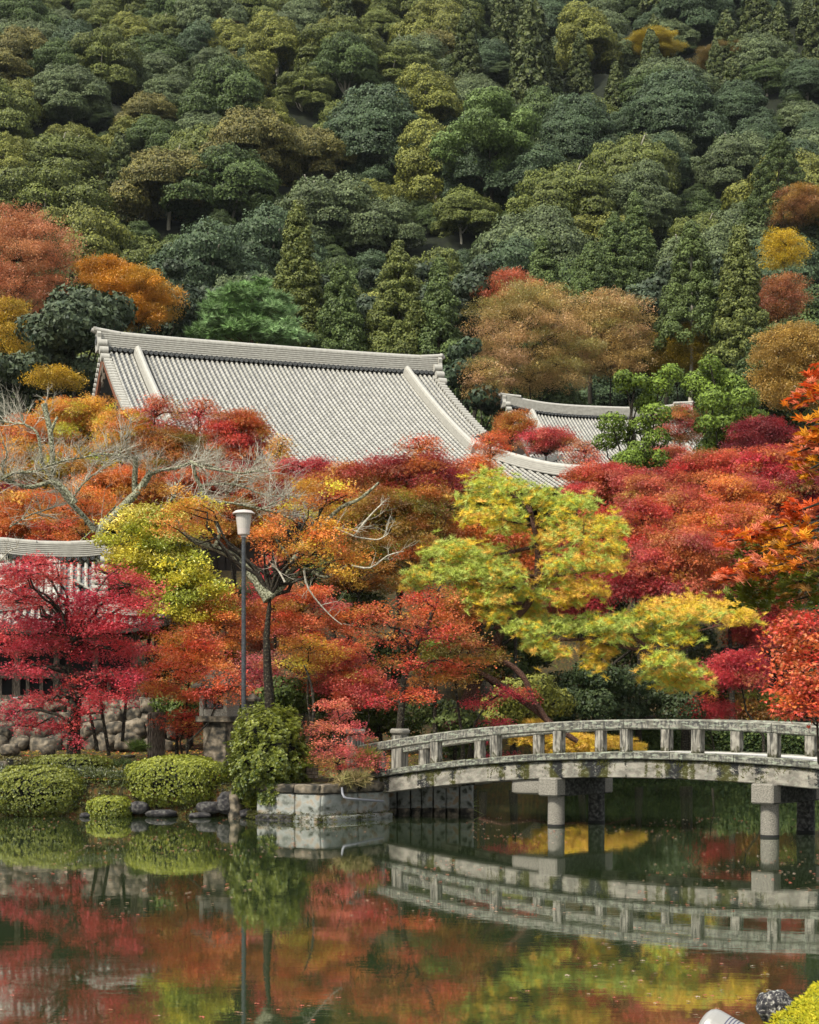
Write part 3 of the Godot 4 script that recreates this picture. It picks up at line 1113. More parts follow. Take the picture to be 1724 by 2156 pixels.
func build_bridge() -> void:
	rng.seed = 501
	image_mat("girder_stone", stain_texture(1400, 64, 41, Color(0.53, 0.51, 0.465), Color(0.40, 0.385, 0.35), false), 1.2)
	image_mat("rail_stone", stain_texture(1400, 48, 43, Color(0.50, 0.49, 0.445), Color(0.35, 0.345, 0.305), true), 0.8)
	image_mat("kerb_stone", stain_texture(1400, 32, 47, Color(0.47, 0.465, 0.42), Color(0.30, 0.30, 0.26), true), 0.8)
	image_mat("post_stone", post_texture(1024, 64, 53), 0.6)
	var root := thing("stone_bridge", "grey stone footbridge arched over the pond, stained with moss", "bridge", Vector3(5.48, 0, -33.3), deg_to_rad(-38.9))
	# girders between the pier rows
	for g in [[-8.1, -2.46], [-2.455, 2.455], [2.46, 8.1]]:
		for z in [0.76, -0.76]:
			part("girder", arch_beam(g[0], g[1], z, 0.26, 1.452, 1.07, 0.02, 14), mats.girder_stone, root)
		part("soffit_slab", arch_beam(g[0], g[1], 0.0, 1.25, 1.40, 1.22, 0.02, 10), mats.shaded_granite, root)
	part("deck", arch_beam(-8.15, 8.15, 0.0, 1.52, 1.585, 1.40, 0.01, 40), plain("deck_grit", lin(0.44, 0.42, 0.38), 0.95), root)
	# edge kerb in short stones
	for z in [0.87, -0.87]:
		var x := -8.15
		while x < 8.05:
			var w := rr(0.60, 0.98)
			var x1 := minf(x + w, 8.15)
			if 8.15 - x1 < 0.4: x1 = 8.15
			var o := part("kerb_stone", arch_beam(x + 0.005, x1 - 0.005, z, 0.22 + rr(-0.01, 0.01), 1.60 + rr(-0.006, 0.006), 1.455, 0.018, 3), mats.kerb_stone, root)
			o.position.z = rr(-0.006, 0.006)
			x = x1
	# posts
	for z in [0.82, -0.82]:
		for k in range(-3, 6):
			var x := -2.33 + 1.64 * k
			var o := part("rail_post", uv_box(Vector3(0.205, 0.50, 0.2), rng.randf()), mats.post_stone, root)
			o.position = Vector3(x, arch(x) + 1.82, z)
			o.rotation = Vector3(0, rr(-0.03, 0.03), rr(-0.01, 0.01))
		var cuts := [-7.82, -3.97, -0.69, 2.59, 5.87, 7.82]
		for i in 5:
			part("hand_rail", arch_beam(cuts[i] + 0.006, cuts[i + 1] - 0.006, z, 0.23, 2.26 + rr(-0.004, 0.004), 2.06, 0.025, 10), mats.rail_stone, root)
		for sg in [-1.0, 1.0]:
			var o := part("newel_post", uv_box(Vector3(0.30, 1.3, 0.30), rng.randf()), mats.post_stone, root)
			o.position = Vector3(8.0 * sg, 1.21, z)
			var c := Shape.new()
			c.box(Transform3D(Basis(), Vector3(0, 0.665, 0)), Vector3(0.25, 0.05, 0.25), Color.WHITE, 0.01)
			c.box(Transform3D(Basis(), Vector3(0, 0.75, 0)), Vector3(0.38, 0.14, 0.38), Color.WHITE, 0.045)
			part("newel_cap", c.mesh(), mats.granite, o)
	# pier rows
	for x in [-2.46, 2.46]:
		for z in [0.74, -0.84]:
			var s := Shape.new()
			s.smooth = true
			s.tube(PackedVector3Array([Vector3(0, -1.2, 0), Vector3(0, 0, 0), Vector3(0, 0.3, 0), Vector3(0, 0.645, 0)]), PackedFloat32Array([0.182, 0.18, 0.178, 0.175]), 20, Color.WHITE)
			var o := part("pier", s.mesh(), mats.granite if z > 0 else mats.shaded_granite, root)  # back piers take the granite with under-bridge shade in its colour
			o.position = Vector3(x, 0, z)
			var wet := Shape.new()
			wet.tube(PackedVector3Array([Vector3(0, -0.1, 0), Vector3(0, 0.045, 0)]), PackedFloat32Array([0.184, 0.183]), 20, Color.WHITE, false)
			var wo := part("wet_band", wet.mesh(), mats.black_gap, o)
			wo.position = Vector3.ZERO
		var cb := Shape.new()
		cb.box(Transform3D(Basis(), Vector3(0, 0, 0)), Vector3(0.46, 0.385, 2.16), Color.WHITE, 0.025)
		var co := part("cap_beam", cb.mesh(), mats.shaded_granite, root)  # weathered stone, with the shade below the deck put into its colour
		co.position = Vector3(x, 0.835, -0.04)
		var hd := Shape.new()
		hd.box(Transform3D(Basis(), Vector3.ZERO), Vector3(0.47, 0.39, 0.36), Color.WHITE, 0.03)
		for z in [0.90, -0.98]:
			var ho := part("cap_block", hd.mesh(), mats.granite, root)
			ho.position = Vector3(x, 0.838, z)
	var cor := part("corbel", rock(3, Vector3(0.95, 0.36, 0.42), 0.35, 0.06), mats.granite, root)
	cor.position = Vector3(-3.12, 0.83, 0.62)
	# moss hanging below the kerb joints
	var where := []
	var cols := []
	for i in 16:
		var x := rr(-7.4, 7.0)
		for k in int(rr(12, 70)):
			var q := x + rng.randfn(0.0, 0.09)
			var t := Transform3D(Basis.from_euler(Vector3(rr(0.9, 1.9), rr(-0.8, 0.8), rr(-0.5, 0.5))).scaled(Vector3.ONE * rr(0.7, 1.5)), Vector3(q, arch(q) + 1.45 - absf(rng.randfn(0, 0.10)), 0.893))
			where.append(t)
			cols.append(lin(0.10, 0.105, 0.018) * rr(0.6, 1.4))
	scatter("moss", sprays.moss, mats.needle, where, cols, root)
	where = []; cols = []
	for i in 500:
		var q := rr(-7.5, 7.2)
		var joint := absf(fmod(q * 1.22 + 40.0, 1.0) - 0.5)
		if joint > 0.18 and rng.randf() < 0.7: continue
		where.append(Transform3D(Basis.from_euler(Vector3(0, rr(0, 6), 0)).scaled(Vector3.ONE * rr(0.4, 0.9)), Vector3(q, arch(q) + 1.60, rr(0.80, 0.975))))
		cols.append(lin(0.13, 0.15, 0.03) * rr(0.6, 1.3))
	scatter("moss", sprays.moss, mats.needle, where, cols, root)


# ---------------------------------------------------------------- trees
func limb(s: Shape, a: Vector3, b: Vector3, r0: float, r1: float, sag: float, sides := 6, steps := 5, crook := 0.08) -> void:
	var p := PackedVector3Array()
	var r := PackedFloat32Array()
	var ln := a.distance_to(b)
	for i in steps + 1:
		var u := float(i) / steps
		var q := a.lerp(b, u) + Vector3(0, sag * ln * sin(PI * u), 0)
		if i > 0 and i < steps: q += Vector3(rr(-1, 1), rr(-1, 1), rr(-1, 1)) * ln * crook * 0.5
		p.append(q); r.append(lerpf(r0, r1, u))
	s.tube(p, r, sides, Color.WHITE)


var copies_made := 0


func ground_at(p: Vector3) -> float:
	return ground(p.x, -p.z)


# pads: [centre Vector3 (world), radius across, radius up]; a maple or another broad tree whose leaves lie in layers
func layered_tree(called: String, label: String, category: String, group: String, base: Vector3, trunk: Array, trunk_r: float, pads: Array, pal: Array, spray: Array, density: float, mat: Material, bark: Material, leaf_scale := 1.0, twigs := true, droop := 0.5) -> Node3D:
	var o := thing(called, label, category, base, 0.0, group)
	var mixed := called == "maple_tree" and not label.begins_with("large crimson")
	var wood := Shape.new()
	var path := PackedVector3Array([Vector3(0, -0.3, 0)])
	var rad := PackedFloat32Array([trunk_r * 1.25])
	for i in trunk.size():
		path.append(trunk[i] - base)
		rad.append(trunk_r * lerpf(1.0, 0.22, float(i + 1) / trunk.size()))
	wood.tube(path, rad, 9, Color.WHITE, true, 0.06)
	var where := []
	var where2 := []
	var cols := []
	var cols2 := []
	for pd in pads:
		var c: Vector3 = pd[0] - base
		var rx: float = pd[1]
		var ry: float = pd[2]
		# branch from the nearest lower trunk point
		var from := path[path.size() - 1]
		var best := 1e9
		for i in range(1, path.size()):
			for u in 4:
				var q: Vector3 = path[i - 1].lerp(path[i], (u + 1) / 4.0)
				var w := q.distance_to(c) + (4.0 if q.y > c.y - 0.1 * rx else 0.0)
				if w < best and (i > 1 or u > 1):
					best = w; from = q
		var br := clampf(trunk_r * 0.34, 0.012, 0.06)
		limb(wood, from, c - Vector3(0, ry * 0.3, 0), br, br * 0.2, 0.10, 5, 6, 0.14)
		if twigs:
			for k in 4:
				var a := rng.randf() * TAU
				limb(wood, c - Vector3(0, ry * 0.3, 0), c + Vector3(cos(a) * rx * 0.75, rr(-0.3, 0.25) * ry, sin(a) * rx * 0.75), br * 0.4, br * 0.12, 0.05, 4, 3, 0.12)
		var base_col: Color = pal[rng.randi() % pal.size()]
		if mixed and rng.randf() < 0.24: base_col = base_col.lerp(lin(0.66, 0.30, 0.06), rr(0.3, 0.75))
		elif mixed and rng.randf() < 0.10: base_col = base_col.lerp(lin(0.16, 0.17, 0.03), 0.55)
		var other: Color = pal[rng.randi() % pal.size()]
		var area := PI * rx * rx * (1.0 + ry / rx)
		var n_cl := maxi(4, int(area * clampf(1.1 / (rx * rx), 0.9, 5.0) * 2.2))
		var per := maxi(2, int(density * area / n_cl))
		var spread := clampf(rx * 0.20, 0.10, 0.42)
		for cl in n_cl:
			var a := rng.randf() * TAU
			var u := sqrt(rng.randf())
			if rng.randf() < 0.35: u *= 1.15
			var top := sqrt(maxf(0.0, 1.0 - minf(u, 1.0) * minf(u, 1.0)))
			var lobes := 1.0 + 0.22 * sin(a * 3.0 + rx * 17.0) + 0.12 * sin(a * 7.0 + rx * 5.0)
			var mid := c + Vector3(cos(a) * u * rx * lobes, ry * (top * rr(0.0, 1.1) - 0.35 - 0.25 * u * u), sin(a) * u * rx * lobes)
			var tone := rr(0.66, 1.3)
			var shade := clampf(rng.randfn(0.35, 0.35), 0, 1)
			var hue := exp(rng.randfn(0.0, 0.30)) if mixed else 1.0
			if called == "maple_tree" and rng.randf() < 0.22: other = pal[rng.randi() % pal.size()]
			for k in per:
				var pos := mid + Vector3(rng.randfn(0, 1), rng.randfn(0, 0.38), rng.randfn(0, 1)) * spread
				var b := Basis.from_euler(Vector3(sin(a) * u * droop + rr(-0.4, 0.4), rng.randf() * TAU, -cos(a) * u * droop + rr(-0.4, 0.4))).scaled(Vector3.ONE * leaf_scale * rr(0.8, 1.15))
				var col := base_col.lerp(other, clampf(shade + rr(-0.2, 0.2), 0, 1)) * tone * rr(0.82, 1.18)
				col.g = minf(col.g * hue, 0.7)
				if k % 2 == 0 or spray.size() < 2:
					where.append(Transform3D(b, pos)); cols.append(col)
				else:
					where2.append(Transform3D(b, pos)); cols2.append(col)
	copies_made += where.size() + where2.size()
	part("trunk", wood.mesh(), bark, o)
	scatter("crown", spray[0], mat, where, cols, o)
	if where2.size(): scatter("crown", spray[1], mat, where2, cols2, o)
	return o


# a maple given by where its crown stands and how wide it is
func maple(label: String, px: float, py: float, rx: float, ry: float, d: float, pal: Array, count := 0, density := 13.0, base_px := -1e4, kind := "", group := "maples round the pond", called := "maple_tree", bark: Material = null) -> Node3D:
	var c := at(px, py, d)
	var k := d / FOC
	var wx := rx * k
	var wy := ry * k
	var far := d > 57.0
	var pads := []
	var n := count if count else clampi(int(11 + wx * wy * 5.0), 13, 44)
	for i in n:
		var a := i * 2.39996 + rr(-0.3, 0.3)
		var v := 1.0 - 2.0 * (i + 0.5) / n
		var hor := sqrt(maxf(0.0, 1.0 - v * v)) * rr(0.35, 0.92)
		if v < 0: hor = lerpf(hor, 0.8 * rr(0.7, 1.0), 0.5)
		var pr := clampf(wx * rr(0.24, 0.46), 0.2, 1.7)
		pads.append([c + Vector3(cos(a) * hor * wx, v * wy * 0.82, sin(a) * hor * wx * 0.85), pr, pr * rr(0.28, 0.52)])
	var bx := c
	if base_px > -9e3: bx.x = (base_px - MIDX) * k
	else: bx.x += rr(-0.15, 0.15) * wx
	var gy := ground(bx.x, d)
	if shore_distance(Vector2(bx.x, d)) < 0.3: gy = 0.6
	var base := Vector3(bx.x, gy, -d)
	var hgt := maxf(c.y - gy, 0.5)
	var trunk := [base + Vector3(rr(-0.1, 0.1), hgt * 0.3, rr(-0.1, 0.1)), base.lerp(c, 0.55) + Vector3(rr(-0.15, 0.15), 0, rr(-0.15, 0.15)), c + Vector3(rr(-0.2, 0.2) * wx, 0.05 * wy, 0)]
	var sp := [sprays.maple_far] if far else [sprays.maple, sprays.maple2]
	if kind == "oval": sp = [sprays.oval_far] if far else [sprays.oval]
	if kind == "shrub": sp = [sprays.shrub]
	if kind == "near": sp = [sprays.maple_near]
	return layered_tree(called, label, "maple" if called == "maple_tree" else "tree", group, base, trunk, clampf(0.02 * hgt, 0.04, 0.13), pads, pal, sp, density * (3.3 if far else 4.8) * (0.55 if called == "autumn_tree" else 1.0), mats.leaf, bark if bark else mats.bark)


# ---------------------------------------------------------------- crowns made of rounded leaf clumps
func clump(s: Shape, c: Vector3, r: Vector3, count: int, size: float, low: Color, high: Color, under := -0.35) -> void:
	for i in count:
		var a := rng.randf() * TAU
		var y := rr(under, 1.0)
		var h := sqrt(maxf(0.0, 1.0 - y * y))
		var nrm := Vector3(cos(a) * h, y, sin(a) * h)
		var bump := 1.0 + 0.13 * sin(nrm.x * 7.0 + c.x * 3.0) * sin(nrm.z * 7.0 + c.z * 3.0) + 0.08 * sin(nrm.y * 9.0 + c.y)
		var q := c + nrm * r * bump * rr(0.88, 1.06)
		var t1 := nrm.cross(Vector3(rr(-1, 1), rr(-1, 1), rr(-1, 1))).normalized()
		var t2 := (nrm.cross(t1) + nrm * rr(-0.75, 0.75)).normalized()
		t1 = (t1 + nrm * rr(-0.6, 0.6)).normalized()
		var z := size * rr(0.7, 1.3)
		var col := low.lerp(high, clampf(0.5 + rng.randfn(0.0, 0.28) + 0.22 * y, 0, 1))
		s.tri(q - t1 * z * 0.5 - t2 * z * 0.3, q + t1 * z * 0.5 - t2 * z * 0.3, q + t2 * z * 0.6, col)


func broad_crown(sd: int, low: Color, high: Color) -> ArrayMesh:   # about 9 m across, foot of the crown at y = 3
	rng.seed = sd
	var s := Shape.new()
	var n := 17 + rng.randi() % 10
	var squat := rr(0.75, 1.2)
	var long := rr(2.8, 3.7)
	for i in n:
		var v := pow(float(i + 0.5) / n, 0.8)
		var a := i * 2.39996 + rr(-0.4, 0.4)
		var h := sqrt(1.0 - v * v * 0.96)
		var p := Vector3(cos(a) * h * long * rr(0.7, 1.15), 2.9 + v * 4.3 * squat + rr(-0.5, 0.5), sin(a) * h * 3.1 * rr(0.7, 1.15))
		var r := rr(1.1, 1.9)
		var k := rr(0.75, 1.2)
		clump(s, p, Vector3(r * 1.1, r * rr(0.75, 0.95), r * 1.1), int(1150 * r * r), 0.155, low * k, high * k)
	return s.mesh()


func cedar_crown(sd: int, tall: float, wide: float, low: Color, high: Color, leaf := 0.34) -> ArrayMesh:
	rng.seed = sd
	var s := Shape.new()
	var n := int(tall * 26.0)
	for i in n:
		var v := float(i) / n
		var env := wide * pow(1.0 - v, 0.66) * (0.94 + 0.10 * sin(v * 19.0 + sd))
		var a := i * 2.39996 + rr(-0.5, 0.5)
		var d := env * rr(0.70, 1.0)
		var r := clampf(rr(0.38, 0.66) * (0.6 + 0.5 * (1.0 - v)), 0.28, 0.75)
		var k := rr(0.75, 1.2)
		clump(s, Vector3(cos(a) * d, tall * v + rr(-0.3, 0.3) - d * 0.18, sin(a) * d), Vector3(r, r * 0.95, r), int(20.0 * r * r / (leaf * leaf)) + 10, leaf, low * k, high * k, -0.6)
	return s.mesh()


func trunk_mesh(tall: float, r: float, sd: int, forks := 3) -> ArrayMesh:
	rng.seed = sd
	var s := Shape.new()
	limb(s, Vector3(0, -1.0, 0), Vector3(rr(-0.3, 0.3), tall, rr(-0.3, 0.3)), r, r * 0.55, 0.0, 7, 5, 0.04)
	for i in forks:
		var a := rng.randf() * TAU
		limb(s, Vector3(0, tall * rr(0.6, 0.95), 0), Vector3(cos(a) * 2.4, tall + rr(1.0, 2.6), sin(a) * 2.4), r * 0.5, r * 0.2, 0.05, 5, 4, 0.1)
	return s.mesh()


func build_hill_trees() -> void:
	var tints := [
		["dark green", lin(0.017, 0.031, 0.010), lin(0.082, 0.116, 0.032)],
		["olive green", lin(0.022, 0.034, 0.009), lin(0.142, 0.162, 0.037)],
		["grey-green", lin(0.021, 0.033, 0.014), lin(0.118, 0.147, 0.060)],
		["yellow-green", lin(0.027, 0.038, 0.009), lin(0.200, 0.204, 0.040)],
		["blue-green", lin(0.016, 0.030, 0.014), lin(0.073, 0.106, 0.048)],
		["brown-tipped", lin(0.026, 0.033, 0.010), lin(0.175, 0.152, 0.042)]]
	var crowns := []
	for i in 14:
		var tn: Array = tints[[0, 1, 2, 3, 0, 4, 1, 2, 5, 0, 4, 1, 2, 3][i]]
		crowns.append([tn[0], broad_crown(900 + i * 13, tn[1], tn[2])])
	var pines := []
	for i in 3: pines.append(cedar_crown(700 + i, 10.0, 2.6, lin(0.022, 0.034, 0.012), lin(0.085, 0.10, 0.030), 0.36))
	var trunks := [trunk_mesh(4.5, 0.22, 61), trunk_mesh(5.0, 0.26, 62), trunk_mesh(4.2, 0.20, 63)]
	var bole := trunk_mesh(6.0, 0.2, 64, 0)
	rng.seed = 4242
	# spots in rows across the slope, jittered
	var spots := []
	var d := 134.0
	var row := 0
	while d < 352.0:
		var half := d * 0.262 + 9.0
		var step := 9.0
		var x := -half + (step * 0.5 if row % 2 else 0.0)
		while x < half:
			var p := Vector2(x + rr(-2.2, 2.2), d + rr(-2.4, 2.4))
			spots.append([p, row])
			x += step * rr(0.9, 1.12)
		d += 8.3 * rr(0.92, 1.1)
		row += 1
	var names := {}
	var in_row := {}
	var ordinal := ["first", "second", "third", "fourth", "fifth", "sixth", "seventh", "eighth", "ninth", "tenth", "eleventh", "twelfth", "thirteenth", "fourteenth", "fifteenth", "sixteenth", "seventeenth", "eighteenth", "nineteenth", "twentieth", "twenty-first", "twenty-second", "twenty-third", "twenty-fourth", "twenty-fifth", "twenty-sixth", "twenty-seventh", "twenty-eighth", "twenty-ninth", "thirtieth"]
	var made := {}
	for sp in spots:
		var p: Vector2 = sp[0]
		var r: int = sp[1]
		var y := ground(p.x, p.y)
		var px := MIDX + p.x / p.y * FOC
		if px < -70 or px > 1800: continue
		var nth: int = in_row.get(r, 0)
		in_row[r] = nth + 1
		var up: float = (p.y - 134.0) / 210.0
		var conifer: bool = (px > 1050 and up > 0.45 and rng.randf() < 0.42) or rng.randf() < 0.03
		var which: int
		var key: String
		if conifer:
			which = rng.randi() % 3
			key = "c%d" % which
		else:
			which = rng.randi() % crowns.size()
			if px < 300 and rng.randf() < 0.4: which = [1, 3, 12, 6][rng.randi() % 4]
			if px > 1000 and rng.randf() < 0.45: which = [2, 5, 7, 10, 12][rng.randi() % 5]
			key = "b%d" % which
		var where := "%s from the left in the %s row up the wooded slope" % [ordinal[mini(nth, 29)], ordinal[mini(r, 29)]]
		var label: String
		if conifer: label = "dark pointed conifer, " + where
		else: label = crowns[which][0] + " round-crowned evergreen, " + where
		var o: Node3D
		if made.has(key):
			o = made[key].duplicate()
			o.name = "hill_conifer" if conifer else "hill_tree"
			add_child(o, true)
		else:
			o = Node3D.new()
			o.name = "hill_conifer" if conifer else "hill_tree"
			add_child(o, true)
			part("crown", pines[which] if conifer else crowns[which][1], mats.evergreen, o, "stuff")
			part("trunk", bole if conifer else trunks[which % 3], mats.bark if conifer else mats.pale_bark, o)
			made[key] = o
			o.rotation.y = rng.randf() * TAU
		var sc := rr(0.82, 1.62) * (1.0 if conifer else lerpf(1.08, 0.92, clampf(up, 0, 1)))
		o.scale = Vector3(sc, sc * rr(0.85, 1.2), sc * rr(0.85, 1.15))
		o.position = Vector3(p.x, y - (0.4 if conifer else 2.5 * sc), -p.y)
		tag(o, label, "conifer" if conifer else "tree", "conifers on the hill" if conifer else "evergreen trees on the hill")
	# young growth that closes the canopy between the trunks
	for v in 2:
		var where := []
		var cols := []
		for i in 330:
			var d2 := rr(130.0, 352.0)
			var x2 := rr(-1.0, 1.0) * (d2 * 0.262 + 9.0)
			var k := rr(0.32, 0.55)
			where.append(Transform3D(Basis(Vector3.UP, rng.randf() * TAU).scaled(Vector3(k, k * rr(0.8, 1.2), k)), Vector3(x2, ground(x2, d2) - 1.4 * k, -d2)))
			cols.append(grey(rr(0.6, 0.95)))
		scatter("forest_undergrowth", crowns[[0, 9][v]][1], mats.evergreen, where, cols)
		tag(get_child(get_child_count() - 1), ["dark young growth filling the gaps between the hill trees", "green young growth filling the gaps between the hill trees"][v], "undergrowth", "", "stuff")
	print("hill trees ", spots.size())


# ---------------------------------------------------------------- trees between the halls and the hill
func cedar(label: String, px: float, top: float, foot: float, wide_px: float, d: float, low: Color, high: Color, sd: int, bare := 0.0, leaf := 0.15) -> void:
	var k := d / FOC
	var tip := at(px, top, d)
	var gy := minf(ground(tip.x, d), at(px, foot, d).y)
	var crown_foot := at(px, foot, d).y
	var o := thing("cedar_tree", label, "cedar", Vector3(tip.x, gy, -d), 0.0, "cedars behind the halls")
	var c := part("crown", cedar_crown(sd, tip.y - crown_foot, wide_px * 0.66 * k, low, high, leaf), mats.evergreen, o, "stuff")
	c.position.y = crown_foot - gy
	var s := Shape.new()
	limb(s, Vector3(0, -0.5, 0), Vector3(0, tip.y - gy - 1.0, 0), 0.26, 0.05, 0.0, 8, 5, 0.01)
	part("trunk", s.mesh(), mats.pale_bark if "bare grey" in label else mats.bark, o)


func build_behind_halls() -> void:
	rng.seed = 313
	var lo := lin(0.030, 0.044, 0.013)
	var hi := lin(0.150, 0.168, 0.042)
	var lo2 := lin(0.024, 0.042, 0.014)
	var hi2 := lin(0.108, 0.145, 0.042)
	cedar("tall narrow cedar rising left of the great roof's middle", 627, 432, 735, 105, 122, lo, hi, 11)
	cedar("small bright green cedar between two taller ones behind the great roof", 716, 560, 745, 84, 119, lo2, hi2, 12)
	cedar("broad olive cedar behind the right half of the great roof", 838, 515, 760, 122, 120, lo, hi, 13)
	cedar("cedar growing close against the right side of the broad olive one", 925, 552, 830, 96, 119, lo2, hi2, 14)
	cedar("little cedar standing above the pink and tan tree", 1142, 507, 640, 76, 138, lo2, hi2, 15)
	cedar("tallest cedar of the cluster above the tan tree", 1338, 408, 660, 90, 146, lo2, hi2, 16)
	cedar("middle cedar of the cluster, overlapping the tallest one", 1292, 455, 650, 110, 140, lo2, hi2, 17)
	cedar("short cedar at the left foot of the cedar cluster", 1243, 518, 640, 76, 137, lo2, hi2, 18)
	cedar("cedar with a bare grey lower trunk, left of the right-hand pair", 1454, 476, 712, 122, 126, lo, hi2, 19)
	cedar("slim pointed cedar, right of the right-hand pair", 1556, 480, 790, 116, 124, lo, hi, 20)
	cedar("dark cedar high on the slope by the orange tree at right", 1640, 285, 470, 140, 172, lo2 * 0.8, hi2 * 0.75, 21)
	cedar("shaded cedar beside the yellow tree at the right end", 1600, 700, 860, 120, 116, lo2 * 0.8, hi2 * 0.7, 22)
	# pale green long-needled pine over the roof ridge
	var c := at(530, 655, 116)
	var pads := []
	for q in [[530, 612, 45], [480, 640, 45], [575, 640, 40], [455, 690, 45], [520, 680, 60], [590, 690, 45], [500, 610, 30], [560, 690, 50], [450, 660, 30]]:
		pads.append([at(q[0], q[1], 116 + rr(-2, 2)), q[2] * 116 / FOC, q[2] * 116 / FOC * 0.8])
	var base := Vector3(c.x, ground(c.x, 116), -116)
	layered_tree("pine_tree", "pale green fluffy pine peeping over the great roof's ridge", "pine", "", base, [base + Vector3(0, 4, 0), c, c + Vector3(0, 2, 0)], 0.25, pads, [lin(0.22, 0.34, 0.14), lin(0.15, 0.26, 0.08)], [needle_tuft(26, 0.62, 0.035, 71)], 14.0, mats.needle, mats.pine_bark)
	# autumn trees behind
	var tan := [lin(0.55, 0.37, 0.14), lin(0.48, 0.32, 0.10), lin(0.56, 0.34, 0.17), lin(0.30, 0.25, 0.07)]
	var yellow := [lin(0.52, 0.33, 0.02), lin(0.44, 0.27, 0.018), lin(0.36, 0.25, 0.02)]
	var rust := [lin(0.36, 0.12, 0.045), lin(0.30, 0.10, 0.045), lin(0.40, 0.17, 0.05)]
	var g := "autumn trees behind the halls"
	maple("wide tan and ochre tree with dark stems behind both halls", 1120, 705, 150, 125, 124, tan, 0, 4.5, 1130, "oval", g, "autumn_tree")
	maple("paler tan tree merging into the right side of the ochre one", 1290, 700, 90, 100, 126, tan, 0, 5.0, -1e4, "oval", g, "autumn_tree")
	maple("salmon red treetop poking out of the tan tree", 1075, 615, 70, 50, 128, [lin(0.50, 0.12, 0.055), lin(0.42, 0.15, 0.05)], 0, 5.0, -1e4, "oval", g, "autumn_tree")
	maple("ochre shrub-like tree beside the side hall's left gable", 1020, 800, 55, 50, 113, tan, 0, 5.0, -1e4, "oval", g, "autumn_tree")
	maple("orange-red feathery tree at the left edge above the pond trees", 45, 560, 115, 135, 118, [lin(0.52, 0.20, 0.09), lin(0.55, 0.25, 0.11), lin(0.44, 0.17, 0.08)], 0, 5.0, -1e4, "oval", g, "autumn_tree")
	maple("golden yellow tree at the left edge under the orange one", 20, 690, 60, 70, 112, yellow, 0, 5.0, -1e4, "oval", g, "autumn_tree")
	maple("golden orange tree arching left of the great roof's ridge end", 285, 625, 80, 62, 116, [lin(0.55, 0.24, 0.02), lin(0.50, 0.28, 0.025)], 0, 13.0, -1e4, "oval", g, "autumn_tree")
	maple("sprig of orange leaves on the slope above the golden tree", 215, 570, 55, 30, 117, [lin(0.50, 0.22, 0.02)], 0, 12.0, -1e4, "oval", g, "autumn_tree")
	maple("yellow branches against the dark tree left of the hall gable", 120, 795, 55, 20, 100, yellow, 0, 9.0, -1e4, "oval", g, "autumn_tree")
	maple("yellow tree behind the cedar with the bare trunk", 1430, 735, 80, 60, 128, [lin(0.42, 0.29, 0.018), lin(0.32, 0.24, 0.02)], 0, 5.0, -1e4, "oval", g, "autumn_tree")
	maple("bright yellow ginkgo on the slope at the right", 1648, 522, 48, 44, 150, [lin(0.62, 0.42, 0.02), lin(0.55, 0.38, 0.015)], 0, 5.0, -1e4, "oval", g, "autumn_tree")
	maple("rust brown tree under the ginkgo", 1645, 625, 60, 50, 136, rust, 0, 5.0, -1e4, "oval", g, "autumn_tree")
	maple("orange tipped tree on the right edge of the slope", 1690, 430, 70, 40, 168, [lin(0.36, 0.20, 0.04), lin(0.30, 0.13, 0.05)], 0, 5.0, -1e4, "oval", g, "autumn_tree")
	maple("pale gold tree with bare twigs at the right end of the side hall", 1680, 770, 85, 100, 100, [lin(0.48, 0.31, 0.075), lin(0.40, 0.25, 0.06)], 0, 13.0, -1e4, "oval", g, "autumn_tree")
	maple("flat-topped yellow tree high on the hill at the right", 1375, 92, 48, 30, 254, [lin(0.42, 0.31, 0.02), lin(0.34, 0.26, 0.02)], 0, 12.0, -1e4, "oval", g, "autumn_tree")
	maple("dull orange canopy spread below the hill crest at the right", 1545, 122, 85, 18, 252, [lin(0.26, 0.17, 0.045), lin(0.22, 0.16, 0.04)], 0, 12.0, -1e4, "oval", g, "autumn_tree")
	maple("purplish brown thin crown near the top of the hill", 475, 62, 30, 28, 266, [lin(0.12, 0.065, 0.05)], 0, 5.0, -1e4, "oval", g, "autumn_tree")
	blob_tree("large fresh green tree with pale limbs in the middle of the slope", "fresh_green_tree", 190, [[1030, 235, 50], [985, 265, 45], [1080, 270, 48], [950, 305, 42], [1020, 300, 55], [1095, 320, 45], [1060, 345, 45], [985, 345, 45], [935, 335, 30], [1115, 345, 30]], lin(0.040, 0.068, 0.016), lin(0.14, 0.20, 0.055), 0.22)
	# dark evergreen shrubs round the hall feet
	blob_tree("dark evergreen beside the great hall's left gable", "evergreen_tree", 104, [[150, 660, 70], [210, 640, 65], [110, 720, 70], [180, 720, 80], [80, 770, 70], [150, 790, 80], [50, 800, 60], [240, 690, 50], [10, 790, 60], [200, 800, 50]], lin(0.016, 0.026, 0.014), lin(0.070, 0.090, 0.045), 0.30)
	blob_tree("dark tree in the gap between the great hall and the tan tree", "evergreen_tree", 114, [[985, 790, 45], [1000, 840, 50], [960, 800, 40], [1040, 850, 45], [975, 740, 35]], lin(0.012, 0.022, 0.012), lin(0.045, 0.065, 0.032), 0.32)
